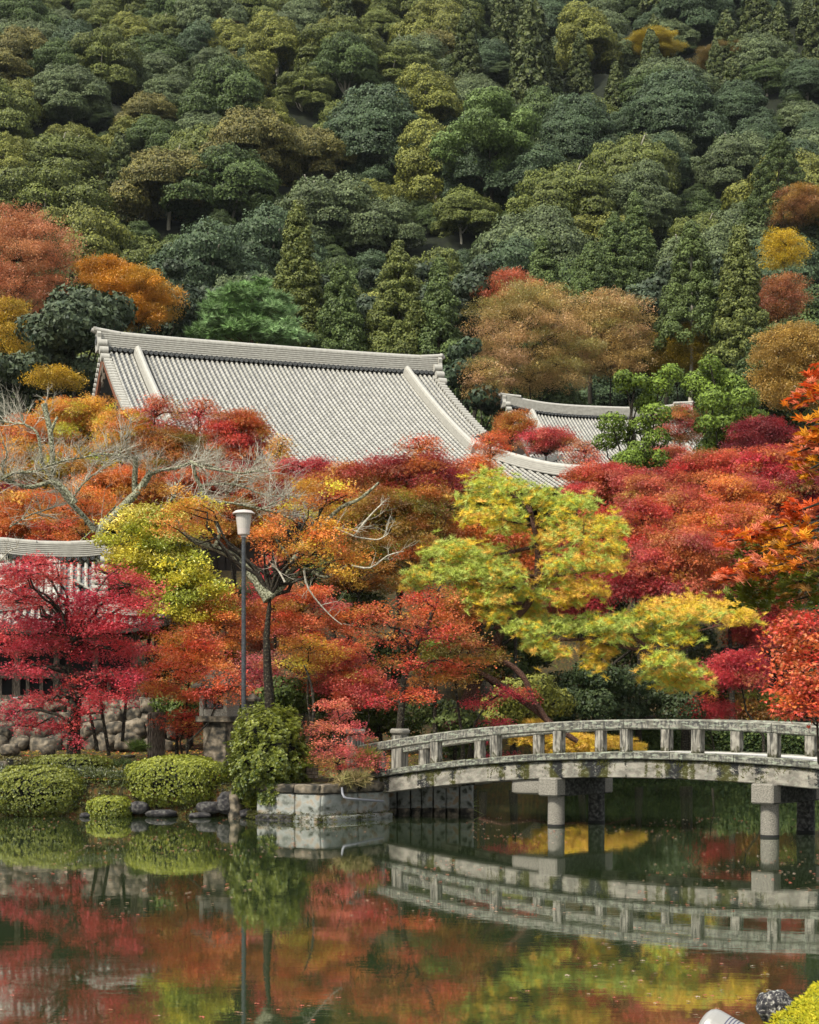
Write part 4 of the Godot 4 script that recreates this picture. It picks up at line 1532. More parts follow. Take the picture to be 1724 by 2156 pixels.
	for i in 9:
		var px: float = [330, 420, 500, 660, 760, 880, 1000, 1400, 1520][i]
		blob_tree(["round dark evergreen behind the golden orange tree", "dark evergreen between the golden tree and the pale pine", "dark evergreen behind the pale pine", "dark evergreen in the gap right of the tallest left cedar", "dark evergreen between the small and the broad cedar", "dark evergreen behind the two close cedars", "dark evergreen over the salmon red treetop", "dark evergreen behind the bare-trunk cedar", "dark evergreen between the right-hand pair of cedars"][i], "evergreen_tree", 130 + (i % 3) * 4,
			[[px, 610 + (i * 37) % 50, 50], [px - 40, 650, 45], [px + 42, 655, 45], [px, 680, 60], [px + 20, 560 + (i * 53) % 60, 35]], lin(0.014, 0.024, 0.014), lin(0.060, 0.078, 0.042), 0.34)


func blob_tree(label: String, called: String, d: float, blobs: Array, low: Color, high: Color, leaf: float, group := "", squash := 0.8, dense := 150.0) -> Node3D:
	var k := d / FOC
	var c := at(blobs[0][0], blobs[0][1], d)
	var lowest := 0.0
	for b in blobs: lowest = maxf(lowest, b[1])
	var base := Vector3(c.x, minf(ground(c.x, d), at(0, lowest, d).y), -d)
	var o := thing(called, label, "tree", base, 0.0, group)
	var s := Shape.new()
	var w := Shape.new()
	limb(w, Vector3(0, -0.3, 0), c - base, clampf((c.y - base.y) * 0.03, 0.06, 0.3), 0.05, 0.0, 7, 5, 0.06)
	for b in blobs:
		var p := at(b[0], b[1], d) + Vector3(0, 0, rr(-1, 1) * b[2] * k) - base
		var r: float = b[2] * k
		limb(w, Vector3(0, (p.y) * 0.6, 0), p, 0.05 + 0.03 * r, 0.03, 0.05, 5, 4, 0.12)
		var bits := maxi(1, int(r * 2.2))
		for i in bits:   # each mass made of a few overlapping domes
			var a := rng.randf() * TAU
			var q := p + (Vector3(cos(a), rr(-0.4, 0.6), sin(a)) * r * 0.5 if bits > 1 else Vector3.ZERO)
			var r2 := r * (rr(0.5, 0.72) if bits > 1 else 1.0)
			var t := rr(0.8, 1.2)
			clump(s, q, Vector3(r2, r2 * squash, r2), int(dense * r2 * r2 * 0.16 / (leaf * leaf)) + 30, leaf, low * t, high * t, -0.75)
	part("trunk", w.mesh(), mats.bark, o)
	part("crown", s.mesh(), mats.evergreen, o, "stuff")
	return o


# ---------------------------------------------------------------- maples and other garden trees
func build_garden_trees() -> void:
	rng.seed = 88
	var crimson := [lin(0.48, 0.035, 0.052), lin(0.56, 0.050, 0.060), lin(0.38, 0.024, 0.046), lin(0.58, 0.085, 0.065)]
	var red := [lin(0.56, 0.072, 0.040), lin(0.50, 0.050, 0.048), lin(0.42, 0.034, 0.040)]
	var coral := [lin(0.58, 0.135, 0.09), lin(0.52, 0.10, 0.075), lin(0.46, 0.075, 0.075)]
	var scarlet := [lin(0.62, 0.115, 0.034), lin(0.62, 0.165, 0.03), lin(0.56, 0.07, 0.04)]
	var orange := [lin(0.66, 0.23, 0.045), lin(0.64, 0.28, 0.04), lin(0.62, 0.18, 0.045)]
	var amber := [lin(0.66, 0.34, 0.04), lin(0.64, 0.40, 0.05), lin(0.66, 0.26, 0.05)]
	var turning := [lin(0.34, 0.12, 0.02), lin(0.19, 0.14, 0.018), lin(0.44, 0.13, 0.022), lin(0.13, 0.12, 0.02)]
	var olive := [lin(0.15, 0.14, 0.018), lin(0.20, 0.13, 0.02), lin(0.28, 0.12, 0.022)]
	var maroon := [lin(0.22, 0.020, 0.028), lin(0.17, 0.020, 0.030), lin(0.30, 0.025, 0.028)]
	var pink := [lin(0.50, 0.12, 0.12), lin(0.44, 0.08, 0.09)]
	var lemon := [lin(0.68, 0.56, 0.05), lin(0.56, 0.48, 0.05), lin(0.30, 0.33, 0.035), lin(0.72, 0.62, 0.17)]
	# far row, against and beside the great roof
	maple("orange maple under the great hall's left gable", 165, 905, 105, 70, 74, amber, 0, 17)
	maple("orange maple at the left edge beside the dead stub", 40, 925, 60, 60, 72, orange, 0, 16)
	maple("gold-green maple below the gable maple", 115, 985, 120, 50, 66, [amber[0], olive[0], amber[1]], 0, 15)
	maple("small orange maple right under the gable verge", 262, 905, 60, 45, 70, amber, 0, 15)
	maple("thin red maple with gaps in front of the roof's left edge", 335, 880, 60, 55, 70, [red[2], turning[0]], 0, 5)
	maple("dense red maple bulging before the great roof", 495, 930, 78, 75, 70, [red[1], scarlet[2], turning[2]], 0, 20)
	maple("wispy red treetop left of the bulging red maple", 425, 880, 42, 50, 71, [turning[2], red[1]], 0, 7)
	maple("russet maple behind the bare lichen branches", 370, 960, 90, 60, 66, turning, 0, 13)
	maple("yellow-orange sliver of maple on the roof's lower edge", 588, 955, 24, 42, 69, amber, 0, 14)
	maple("crimson maple at the foot of the great roof", 650, 1000, 70, 36, 67, crimson, 0, 15)
	maple("mixed russet maple by the roof's foot", 745, 1015, 80, 40, 64, [turning[2], red[2], turning[0]], 0, 13)
	maple("pointed scarlet maple standing against the great roof", 890, 950, 42, 38, 66, scarlet, 0, 12)
	maple("orange maple leaning on the great roof's descending ridge", 1000, 985, 50, 30, 74, [orange[0], scarlet[1]], 0, 14)
	maple("brown-red maple under the pointed scarlet one", 850, 1010, 100, 55, 60, [turning[2], maroon[2], turning[0]], 0, 15)
	maple("deep red maple left of the yellow pine's tip", 950, 1000, 50, 35, 62, [maroon[2], crimson[2]], 0, 15)
	maple("rust maple in the gap between the two halls", 1080, 893, 45, 32, 103, [turning[0], turning[2], orange[0]], 0, 15)
	maple("crimson maple against the side hall's lower roof", 1150, 925, 55, 28, 92, [crimson[1], coral[1]], 0, 13)
	maple("scarlet and orange maple over the great hall's corner ridge", 1038, 934, 36, 27, 84, [scarlet[0], orange[0]], 0, 13)
	maple("pale twiggy maple before the side hall", 1230, 955, 40, 28, 88, [orange[2], coral[1]], 0, 5)
	maple("red maple covering the right end of the side hall", 1432, 890, 55, 42, 98, [coral[1], turning[2], olive[1]], 0, 9)
	maple("flat red maple spread before the side hall's eave", 1400, 965, 75, 26, 84, [coral[0], red[0]], 0, 9)
	# right-hand slope of reds
	maple("crimson maple right of the yellow pine's top", 1270, 1015, 90, 42, 74, [red[1], coral[1], orange[2]], 0, 16)
	maple("brick red maple below the cloud-pruned conifer", 1385, 1025, 90, 40, 72, [coral[0], red[2]], 0, 16)
	maple("vermilion maple below the second conifer", 1500, 985, 85, 38, 72, [coral[0], scarlet[2]], 0, 16)
	maple("cherry red maple at the right, above the near orange leaves", 1620, 975, 70, 40, 68, [red[1], crimson[1]], 0, 16)
	maple("maroon maple beside the pale gold tree", 1600, 920, 70, 48, 80, maroon, 0, 16)
	maple("dark plum maple at the right edge", 1690, 1040, 70, 50, 66, [maroon[2], red[2], maroon[0]], 0, 15)
	maple("orange-red maple in the middle of the red slope", 1560, 1045, 80, 44, 66, [scarlet[1], orange[0], coral[0]], 0, 16)
	maple("raspberry maple right of the yellow pine", 1355, 1100, 62, 62, 62, [crimson[0], red[0], coral[1]], 0, 17)
	maple("salmon maple above the raspberry one", 1440, 1080, 75, 50, 65, [coral[0], orange[2], coral[2]], 0, 16)
	maple("broad coral maple in front of the red slope", 1430, 1170, 105, 55, 61, [coral[0], orange[2], coral[1], scarlet[0]], 0, 17)
	maple("orange maple half hidden by the near leaves", 1540, 1110, 85, 55, 62, [scarlet[1], orange[0], coral[0]], 0, 16)
	maple("wine red maple under the raspberry maple", 1340, 1215, 70, 42, 60.5, [maroon[2], red[2], coral[1]], 0, 15)
	maple("pinkish twiggy maple over the long pine limb", 1450, 1245, 95, 38, 61, [maroon[0], pink[0], red[2]], 0, 11)
	maple("dusky red maple behind the near leaves", 1575, 1190, 85, 55, 63, [red[2], coral[1], scarlet[0]], 0, 15)
	maple("crimson maple low behind the yellow pine trunk", 1215, 1255, 70, 40, 60.5, [red[1], crimson[2]], 0, 15)
	maple("scarlet maple behind the pine's upper limbs", 1250, 1140, 60, 90, 63, [red[0], scarlet[2]], 0, 14)
	maple("red maple leaning over the far water at the right", 1545, 1405, 80, 36, 58, [red[1], crimson[0]], 0, 17, 1610)
	maple("small red maple above the bridge's crown", 1490, 1490, 45, 26, 59.5, [red[1], red[2]], 0, 15, 1500)
	maple("red maple behind the golden end of the pine limb", 1600, 1300, 90, 60, 62.5, [red[1], maroon[2], coral[1]], 0, 15)
	maple("olive green maple by the dark fence", 1600, 1480, 70, 36, 63, olive, 0, 13, 1640)
	# middle ground behind the lamp
	maple("olive and rust maple behind the bare twigs by the lamp", 835, 1105, 105, 80, 57.5, olive, 0, 20)
	maple("rust maple between the olive maple and the yellow pine", 905, 1085, 70, 70, 56, turning, 0, 17)
	maple("red maple glowing behind the pine's upper trunk", 1085, 1165, 75, 60, 58, [red[0], scarlet[1], turning[0]], 0, 15)
	maple("orange-red maple left of the pine's upper trunk", 985, 1120, 75, 50, 58.5, [scarlet[1], orange[0], turning[2]], 0, 15)
	maple("olive and red maple below the pine's left limbs", 1010, 1250, 80, 60, 57, [olive[1], turning[0], red[2]], 0, 14)
	maple("russet maple between the yellow tree and the great hall", 250, 1030, 95, 48, 60, [turning[0], orange[0], turning[2]], 0, 15)
	maple("reddish maple behind the thickest of the bare twigs", 450, 1020, 105, 48, 62, [turning[2], red[2], olive[1]], 0, 15)
	maple("brown maple behind the tips of the bare branches", 565, 1045, 85, 45, 61, [turning[0], maroon[2], turning[2]], 0, 15)
	maple("orange maple glimpsed under the old tree's diagonal limb", 190, 1065, 65, 40, 57.8, orange, 0, 15)
	maple("olive-orange maple behind the amber crown of the forked tree", 490, 1095, 95, 50, 56, [turning[0], olive[1], orange[0]], 0, 15)
	maple("rust and coral maple in the gap between lamp and trunk", 560, 1310, 85, 60, 52, [turning[2], coral[0], turning[0]], 0, 13)
	maple("rust maple behind the lamp post's middle", 475, 1275, 65, 50, 52.5, [turning[2], scarlet[1]], 0, 13)
	maple("olive maple right of the lamp", 760, 1180, 95, 70, 54, [olive[0], olive[1], turning[0]], 0, 15)
	maple("turning maple in the middle, over the scarlet one", 880, 1180, 75, 60, 53, turning, 0, 14)
	maple("orange maple at the left edge above the little hall", 70, 1080, 110, 50, 58, orange, 0, 16)
	maple("plum red maple in shade at the left edge", 30, 1045, 60, 35, 60, maroon, 0, 14)
	maple("orange-red bush maple beside the little hall's ridge", 170, 1090, 60, 60, 54, [orange[2], scarlet[0], turning[2]], 0, 13)
	maple("brown-red maple behind the little hall", 120, 1130, 70, 40, 56, [turning[2], scarlet[2]], 0, 12)
	maple("coral and crimson maple behind the forked trunk", 640, 1290, 95, 65, 49, [coral[0], red[0], scarlet[1]], 0, 14)
	maple("small crimson maple glimpsed in the fork of the trunk", 575, 1215, 50, 60, 50, [crimson[0], crimson[1]], 0, 13)
	maple("rosy maple behind the lamp post", 545, 1420, 70, 55, 46.5, pink, 0, 13)
	maple("orange maple behind the lamp post and little hall", 455, 1330, 75, 75, 47.5, [scarlet[1], orange[0], turning[2]], 0, 12)
	maple("small orange maple under the hall's corner tile", 360, 1345, 45, 48, 48.5, [orange[0], amber[1]], 0, 11)
	maple("amber maple low in the middle, with yellow leaves", 650, 1375, 55, 45, 44.5, amber, 0, 14)
	maple("scarlet maple beside the amber one", 710, 1400, 90, 60, 45.5, [scarlet[0], red[0], coral[1]], 0, 14)
	maple("red maple above the bridge's left end", 770, 1450, 70, 40, 44, [red[0], coral[1]], 0, 13)
	maple("rust and olive maple left of the leaning pine", 960, 1380, 105, 55, 43.5, turning, 0, 14)
	maple("orange-rust maple over the leaning pine's foot", 930, 1300, 75, 45, 43.8, [turning[2], scarlet[0], turning[0]], 0, 13)
	# front trees on the bank
	maple("red-orange maple with thin stems between the lamp and the crimson maple", 390, 1400, 98, 92, 42.4, scarlet, 0, 13, 372)
	maple("scarlet maple spray hanging before the stone lantern", 465, 1440, 62, 45, 40.6, [scarlet[0], red[0]], 0, 12, 400)
	maple("red sprig low beside the weathered post", 385, 1520, 45, 30, 42, [red[0], scarlet[0]], 0, 11, 380)
	front_maple(crimson)
	forked_tree(amber, orange)
	scarlet_tree(scarlet, red, turning)
	coral_maple(coral)
	red_branch(crimson)
	maple("lemon yellow broadleaf tree beside the little hall", 320, 1140, 105, 85, 48.5, lemon, 0, 11, 300, "oval", "", "yellow_leaf_tree")
	maple("yellow-green tree below the lemon one, before dark stems", 385, 1235, 95, 75, 47.5, [lemon[1], lemon[2], lemon[0]], 0, 10, 400, "oval", "", "yellow_leaf_tree")
	maple("bright red small-leaved maple reaching in at the right edge", 1690, 1350, 85, 60, 21.5, [scarlet[0], scarlet[2], red[0]], 0, 26, 1760, "near", "", "maple_tree")
	maple("lower bough of bright red leaves beside the bridge's right end", 1705, 1455, 75, 55, 21, [scarlet[0], scarlet[2], red[0]], 0, 26, 1780, "near", "", "maple_tree")
	# cloud-pruned conifers before the side hall
	var lo := lin(0.026, 0.046, 0.008)
	var hi := lin(0.16, 0.23, 0.03)
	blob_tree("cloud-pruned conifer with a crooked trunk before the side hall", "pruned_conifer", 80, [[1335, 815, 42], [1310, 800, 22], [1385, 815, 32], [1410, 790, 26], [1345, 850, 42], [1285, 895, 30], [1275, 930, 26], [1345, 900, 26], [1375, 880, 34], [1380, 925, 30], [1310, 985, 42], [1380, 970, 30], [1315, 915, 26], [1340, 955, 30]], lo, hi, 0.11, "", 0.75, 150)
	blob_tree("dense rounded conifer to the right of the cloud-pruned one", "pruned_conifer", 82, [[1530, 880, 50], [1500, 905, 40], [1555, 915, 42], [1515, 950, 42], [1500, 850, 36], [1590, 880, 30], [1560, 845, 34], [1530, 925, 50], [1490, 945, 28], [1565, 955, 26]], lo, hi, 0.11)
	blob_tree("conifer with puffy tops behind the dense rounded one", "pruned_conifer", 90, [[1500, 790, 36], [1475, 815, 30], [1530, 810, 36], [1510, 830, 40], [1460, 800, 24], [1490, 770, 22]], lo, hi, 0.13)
	blob_tree("dark shrub in the red slope below the conifers", "evergreen_shrub", 74, [[1430, 1015, 36], [1455, 1010, 24]], lin(0.014, 0.024, 0.012), lin(0.04, 0.06, 0.03), 0.16)
	# understorey greens
	var g1 := lin(0.020, 0.034, 0.010)
	var g2 := lin(0.085, 0.115, 0.022)
	blob_tree("dark green shrub mass under the pine's long limb", "evergreen_shrub", 60, [[1250, 1430, 70], [1180, 1440, 60], [1320, 1440, 70], [1390, 1470, 60], [1230, 1500, 70], [1330, 1510, 70], [1150, 1500, 60], [1430, 1500, 50]], lin(0.012, 0.022, 0.009), lin(0.045, 0.062, 0.022), 0.11)
	blob_tree("leafy green shrub behind the bridge's left newels", "evergreen_shrub", 45, [[960, 1520, 55], [910, 1500, 40], [1010, 1550, 45], [940, 1570, 45]], lin(0.022, 0.04, 0.012), lin(0.12, 0.15, 0.04), 0.10)
	blob_tree("green shrub between the scarlet tree and the small coral maple", "evergreen_shrub", 47, [[800, 1490, 50], [760, 1520, 45], [850, 1520, 45], [700, 1530, 45]], g1, g2, 0.10)
	blob_tree("green shrub seen between the thin maple stems", "evergreen_shrub", 46, [[395, 1500, 45], [430, 1470, 45], [360, 1480, 40], [480, 1480, 45]], g1, g2, 0.10)
	blob_tree("yellow-green hedge behind the pine prop poles", "evergreen_shrub", 50, [[1080, 1470, 50], [1120, 1500, 50], [1050, 1510, 50], [1130, 1450, 40], [1170, 1480, 40]], lin(0.05, 0.06, 0.012), lin(0.20, 0.20, 0.035), 0.09)
	blob_tree("dark green understorey behind the pine trunk", "evergreen_shrub", 62, [[1040, 1290, 60], [1000, 1340, 60], [1090, 1350, 60], [1160, 1370, 60], [1050, 1230, 50], [980, 1420, 60], [1100, 1420, 60], [1180, 1300, 50]], lin(0.014, 0.025, 0.009), lin(0.06, 0.075, 0.018), 0.13)
	blob_tree("dark green understorey under the long pine limb's middle", "evergreen_shrub", 65, [[1260, 1330, 60], [1330, 1380, 60], [1400, 1330, 60], [1450, 1400, 60], [1500, 1350, 50], [1270, 1270, 50], [1390, 1440, 50]], lin(0.014, 0.025, 0.009), lin(0.06, 0.075, 0.018), 0.13)
	blob_tree("dark green understorey at the right behind the red maples", "evergreen_shrub", 67, [[1560, 1340, 60], [1640, 1380, 60], [1690, 1300, 60], [1540, 1260, 60], [1680, 1450, 60], [1740, 1380, 60], [1520, 1460, 50], [1660, 1240, 60]], lin(0.014, 0.025, 0.009), lin(0.05, 0.065, 0.018), 0.13)
	blob_tree("green shrub behind the forked trunk's foot", "evergreen_shrub", 46, [[600, 1460, 45], [640, 1470, 50], [560, 1480, 40], [690, 1470, 40]], g1, g2, 0.10)
	blob_tree("dark evergreen filling the shade behind the forked tree", "evergreen_shrub", 56, [[700, 1230, 70], [790, 1290, 80], [870, 1380, 80], [640, 1180, 60], [760, 1400, 80], [560, 1320, 60], [480, 1400, 60]], lin(0.012, 0.022, 0.008), lin(0.05, 0.065, 0.016), 0.14)
	blob_tree("dark evergreen filling the shade behind the yellow tree", "evergreen_shrub", 56, [[330, 1200, 80], [430, 1270, 80], [270, 1130, 60], [380, 1400, 80], [230, 1250, 70]], lin(0.012, 0.022, 0.008), lin(0.05, 0.065, 0.016), 0.14)


func front_maple(pal: Array) -> void:
	var d := 40.3
	var pads := []
	for q in [[35, 1200, 40], [75, 1180, 34], [115, 1178, 30], [10, 1225, 36], [60, 1210, 45], [110, 1215, 45], [25, 1260, 40], [235, 1200, 42], [285, 1230, 40], [300, 1270, 34], [70, 1260, 50], [130, 1260, 48], [200, 1255, 50], [260, 1270, 48], [20, 1330, 38], [80, 1310, 52], [150, 1310, 52], [220, 1310, 50], [280, 1310, 42], [50, 1365, 42], [115, 1355, 46], [180, 1370, 46], [245, 1365, 46], [290, 1360, 32], [20, 1410, 36], [75, 1400, 34], [200, 1420, 42], [255, 1410, 40], [170, 1440, 36], [230, 1455, 38], [285, 1430, 30], [60, 1475, 36], [100, 1465, 28], [20, 1500, 32], [65, 1520, 34], [120, 1530, 30], [160, 1520, 28], [145, 1555, 22], [190, 1480, 30], [35, 1295, 40]]:
		var r: float = q[2] * d / FOC
		pads.append([at(q[0] + rr(-5, 5), q[1] + rr(-5, 5), d + rr(-1.3, 1.1)), r * 1.15, r * 0.6])
	var base := at(154, 1602, d)
	var tr := []
	for q in [[156, 1550], [160, 1483], [162, 1450], [151, 1423], [143, 1405], [153, 1368], [156, 1345]]: tr.append(at(q[0], q[1], d))
	var o := layered_tree("maple_tree", "large crimson maple on the bank before the little hall", "maple", "maples round the pond", base, tr, 0.17, pads, pal, [sprays.maple, sprays.maple2], 46.0, mats.leaf, mats.bark)
	var s := Shape.new()
	line_limb(s, [[158, 1490], [133, 1450], [110, 1425], [93, 1403]], d - 0.2, 0.085, 0.035, base)
	line_limb(s, [[155, 1349], [164, 1338], [191, 1324], [215, 1300]], d - 0.4, 0.05, 0.02, base)
	line_limb(s, [[155, 1349], [146, 1335], [139, 1320], [130, 1290]], d - 0.4, 0.045, 0.02, base)
	part("limb", s.mesh(), mats.bark, o)
	# slim stems beside it
	for q in [[[230, 1590], [222, 1540], [214, 1490], [214, 1450]], [[258, 1560], [262, 1510], [270, 1440]], [[205, 1580], [196, 1530], [186, 1490]]]:
		var st := Shape.new()
		var foot := at(q[0][0], q[0][1], d + 1.0)
		line_limb(st, q, d + 1.0, 0.05, 0.03, foot)
		var so := part("sapling_stem", st.mesh(), mats.bark)
		so.position = foot
		tag(so, ["slim leaning stem just right of the crimson maple's trunk", "thin straight stem nearest the weathered post", "short crooked stem close against the crimson maple's trunk"][[230, 258, 205].find(q[0][0])], "stem", "slim stems on the bank")


func line_limb(s: Shape, line: Array, d: float, r0: float, r1: float, base: Vector3, depth := 0.0, sides := 7) -> PackedVector3Array:
	var p := PackedVector3Array()
	var r := PackedFloat32Array()
	var dd := d
	for i in line.size():
		if i > 0: dd += depth / line.size() + rr(-0.12, 0.12)
		p.append(at(line[i][0], line[i][1], dd) - base)
		r.append(lerpf(r0, r1, float(i) / (line.size() - 1)))
	# smooth the course
	var c := Curve3D.new()
	for i in p.size():
		var t := (p[mini(i + 1, p.size() - 1)] - p[maxi(i - 1, 0)]) * 0.18
		c.add_point(p[i], -t, t)
	var q := PackedVector3Array()
	var rq := PackedFloat32Array()
	var m := (p.size() - 1) * 3
	for i in m + 1:
		q.append(c.samplef(float(i) / 3.0)); rq.append(lerpf(r0, r1, float(i) / m) * rr(0.92, 1.1))
	s.tube(q, rq, sides, Color.WHITE, true, 0.05)
	return q


func twig(s: Shape, a: Vector3, dir: Vector3, ln: float, r: float, level: int) -> void:
	var p := PackedVector3Array([a])
	var rad := PackedFloat32Array([r])
	var q := a
	var dd := dir
	var n := 4
	for i in n:
		dd = (dd + Vector3(rr(-1, 1), rr(-0.7, 0.8), rr(-1, 1)) * 0.30).normalized()
		q += dd * ln / n
		p.append(q); rad.append(r * (1.0 - 0.6 * (i + 1) / n))
	s.tube(p, rad, 4, Color.WHITE, false)
	if level <= 0: return
	for i in 3 + rng.randi() % 2:
		var k := 1 + rng.randi() % n
		var nd := (dd + Vector3(rr(-1, 1), rr(-0.6, 0.9), rr(-1, 1)) * 0.95).normalized()
		twig(s, p[k], nd, ln * rr(0.45, 0.75), rad[k] * 0.7, level - 1)


func twiggy(s: Shape, course: PackedVector3Array, count: int, ln: float, r: float, level: int, from := 0.25) -> void:
	for i in count:
		var k := int(lerpf(course.size() * from, course.size() - 1, rng.randf()))
		var along := (course[mini(k + 1, course.size() - 1)] - course[maxi(k - 1, 0)]).normalized()
		var dir := (along * rr(0.1, 0.9) + Vector3(rr(-0.6, 0.6), rr(-0.35, 0.9), rr(-0.7, 0.7))).normalized()
		twig(s, course[k], dir, ln * rr(0.5, 1.2), r, level)


func forked_tree(amber: Array, orange: Array) -> void:
	var d := 42.5
	var pads := []
	for q in [[690, 1022, 52], [735, 1035, 36], [650, 1062, 46], [700, 1075, 40], [705, 1110, 44], [665, 1125, 40], [640, 1150, 34], [690, 1150, 36], [735, 1172, 40], [760, 1195, 28], [600, 1165, 36], [570, 1120, 46], [590, 1095, 30], [555, 1150, 28], [375, 1065, 46], [420, 1055, 40], [395, 1110, 44], [430, 1095, 36], [350, 1030, 26], [345, 1095, 30], [715, 1200, 24], [660, 1180, 30]]:
		var r: float = q[2] * d / FOC
		pads.append([at(q[0], q[1], d + rr(-0.8, 0.8)), r * 1.1, r * 0.45])
	var base := at(567, 1600, d)
	base.y = ground(base.x, d)
	var tr := []
	for q in [[568, 1490], [563, 1410], [561, 1340], [566, 1285], [568, 1255]]: tr.append(at(q[0], q[1], d))
	var o := layered_tree("maple_tree", "forked lichen-spotted maple with amber leaves beside the lamp post", "maple", "maples round the pond", base, tr, 0.165, pads, [amber[0], amber[1], orange[0], orange[1]], [sprays.maple, sprays.maple2], 42.0, mats.leaf, mats.bark, 1.0, false)
	var s := Shape.new()
	line_limb(s, [[566, 1262], [548, 1235], [528, 1209], [498, 1176], [460, 1156], [427, 1145], [395, 1128], [370, 1095]], d, 0.15, 0.05, base)
	line_limb(s, [[452, 1152], [462, 1123], [452, 1097]], d - 0.1, 0.06, 0.03, base)
	line_limb(s, [[566, 1255], [599, 1224], [617, 1186], [630, 1161], [650, 1130], [676, 1110], [716, 1069], [757, 1050], [798, 1015]], d, 0.13, 0.03, base)
	line_limb(s, [[605, 1222], [643, 1199], [668, 1209], [691, 1214], [730, 1190]], d, 0.07, 0.03, base)
	line_limb(s, [[617, 1186], [600, 1160], [575, 1130]], d, 0.05, 0.02, base)
	part("limb", s.mesh(), mats.lichen_bark, o)
	var t := Shape.new()
	for l in [[[701, 1110], [727, 1113], [757, 1120]], [[706, 1110], [744, 1128], [775, 1134], [798, 1135], [818, 1123]], [[752, 1118], [782, 1082], [808, 1057]], [[640, 1200], [650, 1240], [690, 1290], [720, 1315]], [[600, 1225], [585, 1200], [570, 1190]], [[740, 1190], [780, 1195], [815, 1170], [850, 1160]]]:
		var c := line_limb(t, l, d - 0.5, 0.03, 0.012, base, 0.0, 5)
		twiggy(t, c, 6, 0.55, 0.010, 1)
	part("bare_twigs", t.mesh(), mats.pale_bark, o)


func scarlet_tree(scarlet: Array, red: Array, turning: Array) -> void:
	var d := 41.0
	var pads := []
	for q in [[800, 1275, 40], [780, 1300, 34], [880, 1262, 40], [925, 1242, 30], [905, 1290, 44], [850, 1300, 40], [835, 1385, 34], [850, 1350, 30], [900, 1330, 44], [950, 1320, 36], [975, 1345, 36], [865, 1455, 40], [890, 1465, 32], [800, 1340, 36], [870, 1400, 32], [930, 1255, 24], [760, 1320, 30], [940, 1400, 36], [980, 1400, 30], [790, 1475, 26]]:
		var r: float = q[2] * d / FOC
		pads.append([at(q[0], q[1], d + rr(-0.9, 0.9)), r * 1.1, r * 0.42])
	var base := at(838, 1600, d)
	base.y = ground(base.x, d)
	var tr := []
	for q in [[841, 1540], [846, 1480], [850, 1430], [862, 1395], [880, 1350], [905, 1305], [918, 1270], [928, 1235]]: tr.append(at(q[0], q[1], d))
	layered_tree("maple_tree", "scarlet maple with a dark slanting trunk behind the bridge's left end", "maple", "maples round the pond", base, tr, 0.11, pads, [scarlet[0], red[0], red[1], scarlet[2], turning[0]], [sprays.maple, sprays.maple2], 40.0, mats.leaf, mats.bark)


func coral_maple(coral: Array) -> void:
	var d := 36.6
	var pads := []
	for q in [[705, 1480, 40], [740, 1500, 34], [680, 1525, 40], [730, 1530, 40], [762, 1545, 24], [700, 1565, 30], [720, 1580, 48], [765, 1595, 40], [680, 1600, 32], [730, 1612, 44], [775, 1610, 20], [660, 1540, 24]]:
		var r: float = q[2] * d / FOC
		pads.append([at(q[0], q[1], d + rr(-0.4, 0.4)), r * 1.1, r * 0.22])
	var base := at(705, 1668, d)
	var tr := [at(715, 1630, d), at(712, 1590, d), at(722, 1540, d), at(712, 1500, d)]
	layered_tree("maple_tree", "low coral maple in flat tiers on the corner of the pond wall", "maple", "maples round the pond", base, tr, 0.06, pads, coral, [sprays.maple, sprays.maple2], 60.0, mats.leaf, mats.bark, 0.75)
	var s := Shape.new()
	var foot := at(645, 1640, d + 0.3)
	line_limb(s, [[645, 1640], [652, 1580], [660, 1500], [655, 1440], [640, 1400]], d + 0.3, 0.05, 0.02, foot)
	var o := part("leaning_stem", s.mesh(), mats.bark)
	o.position = foot
	tag(o, "slender leaning stem between the big bush and the coral maple", "stem")


func red_branch(crimson: Array) -> void:
	var d := 43.0
	var pads := []
	for q in [[1045, 1455, 30], [1085, 1462, 34], [1010, 1480, 34], [1035, 1520, 34], [1000, 1550, 26], [1065, 1590, 34], [1100, 1605, 24], [1110, 1455, 22]]:
		var r: float = q[2] * d / FOC
		pads.append([at(q[0], q[1], d + rr(-0.4, 0.4)), r * 1.15, r * 0.25])
	var base := at(985, 1610, d)
	base.y = ground(base.x, d)
	layered_tree("maple_tree", "dark crimson maple sweeping low behind the bridge rail", "maple", "maples round the pond", base, [at(990, 1570, d), at(1000, 1520, d), at(1030, 1475, d)], 0.06, pads, [crimson[0], crimson[2]], [sprays.maple, sprays.maple2], 46.0, mats.leaf, mats.bark, 0.9)


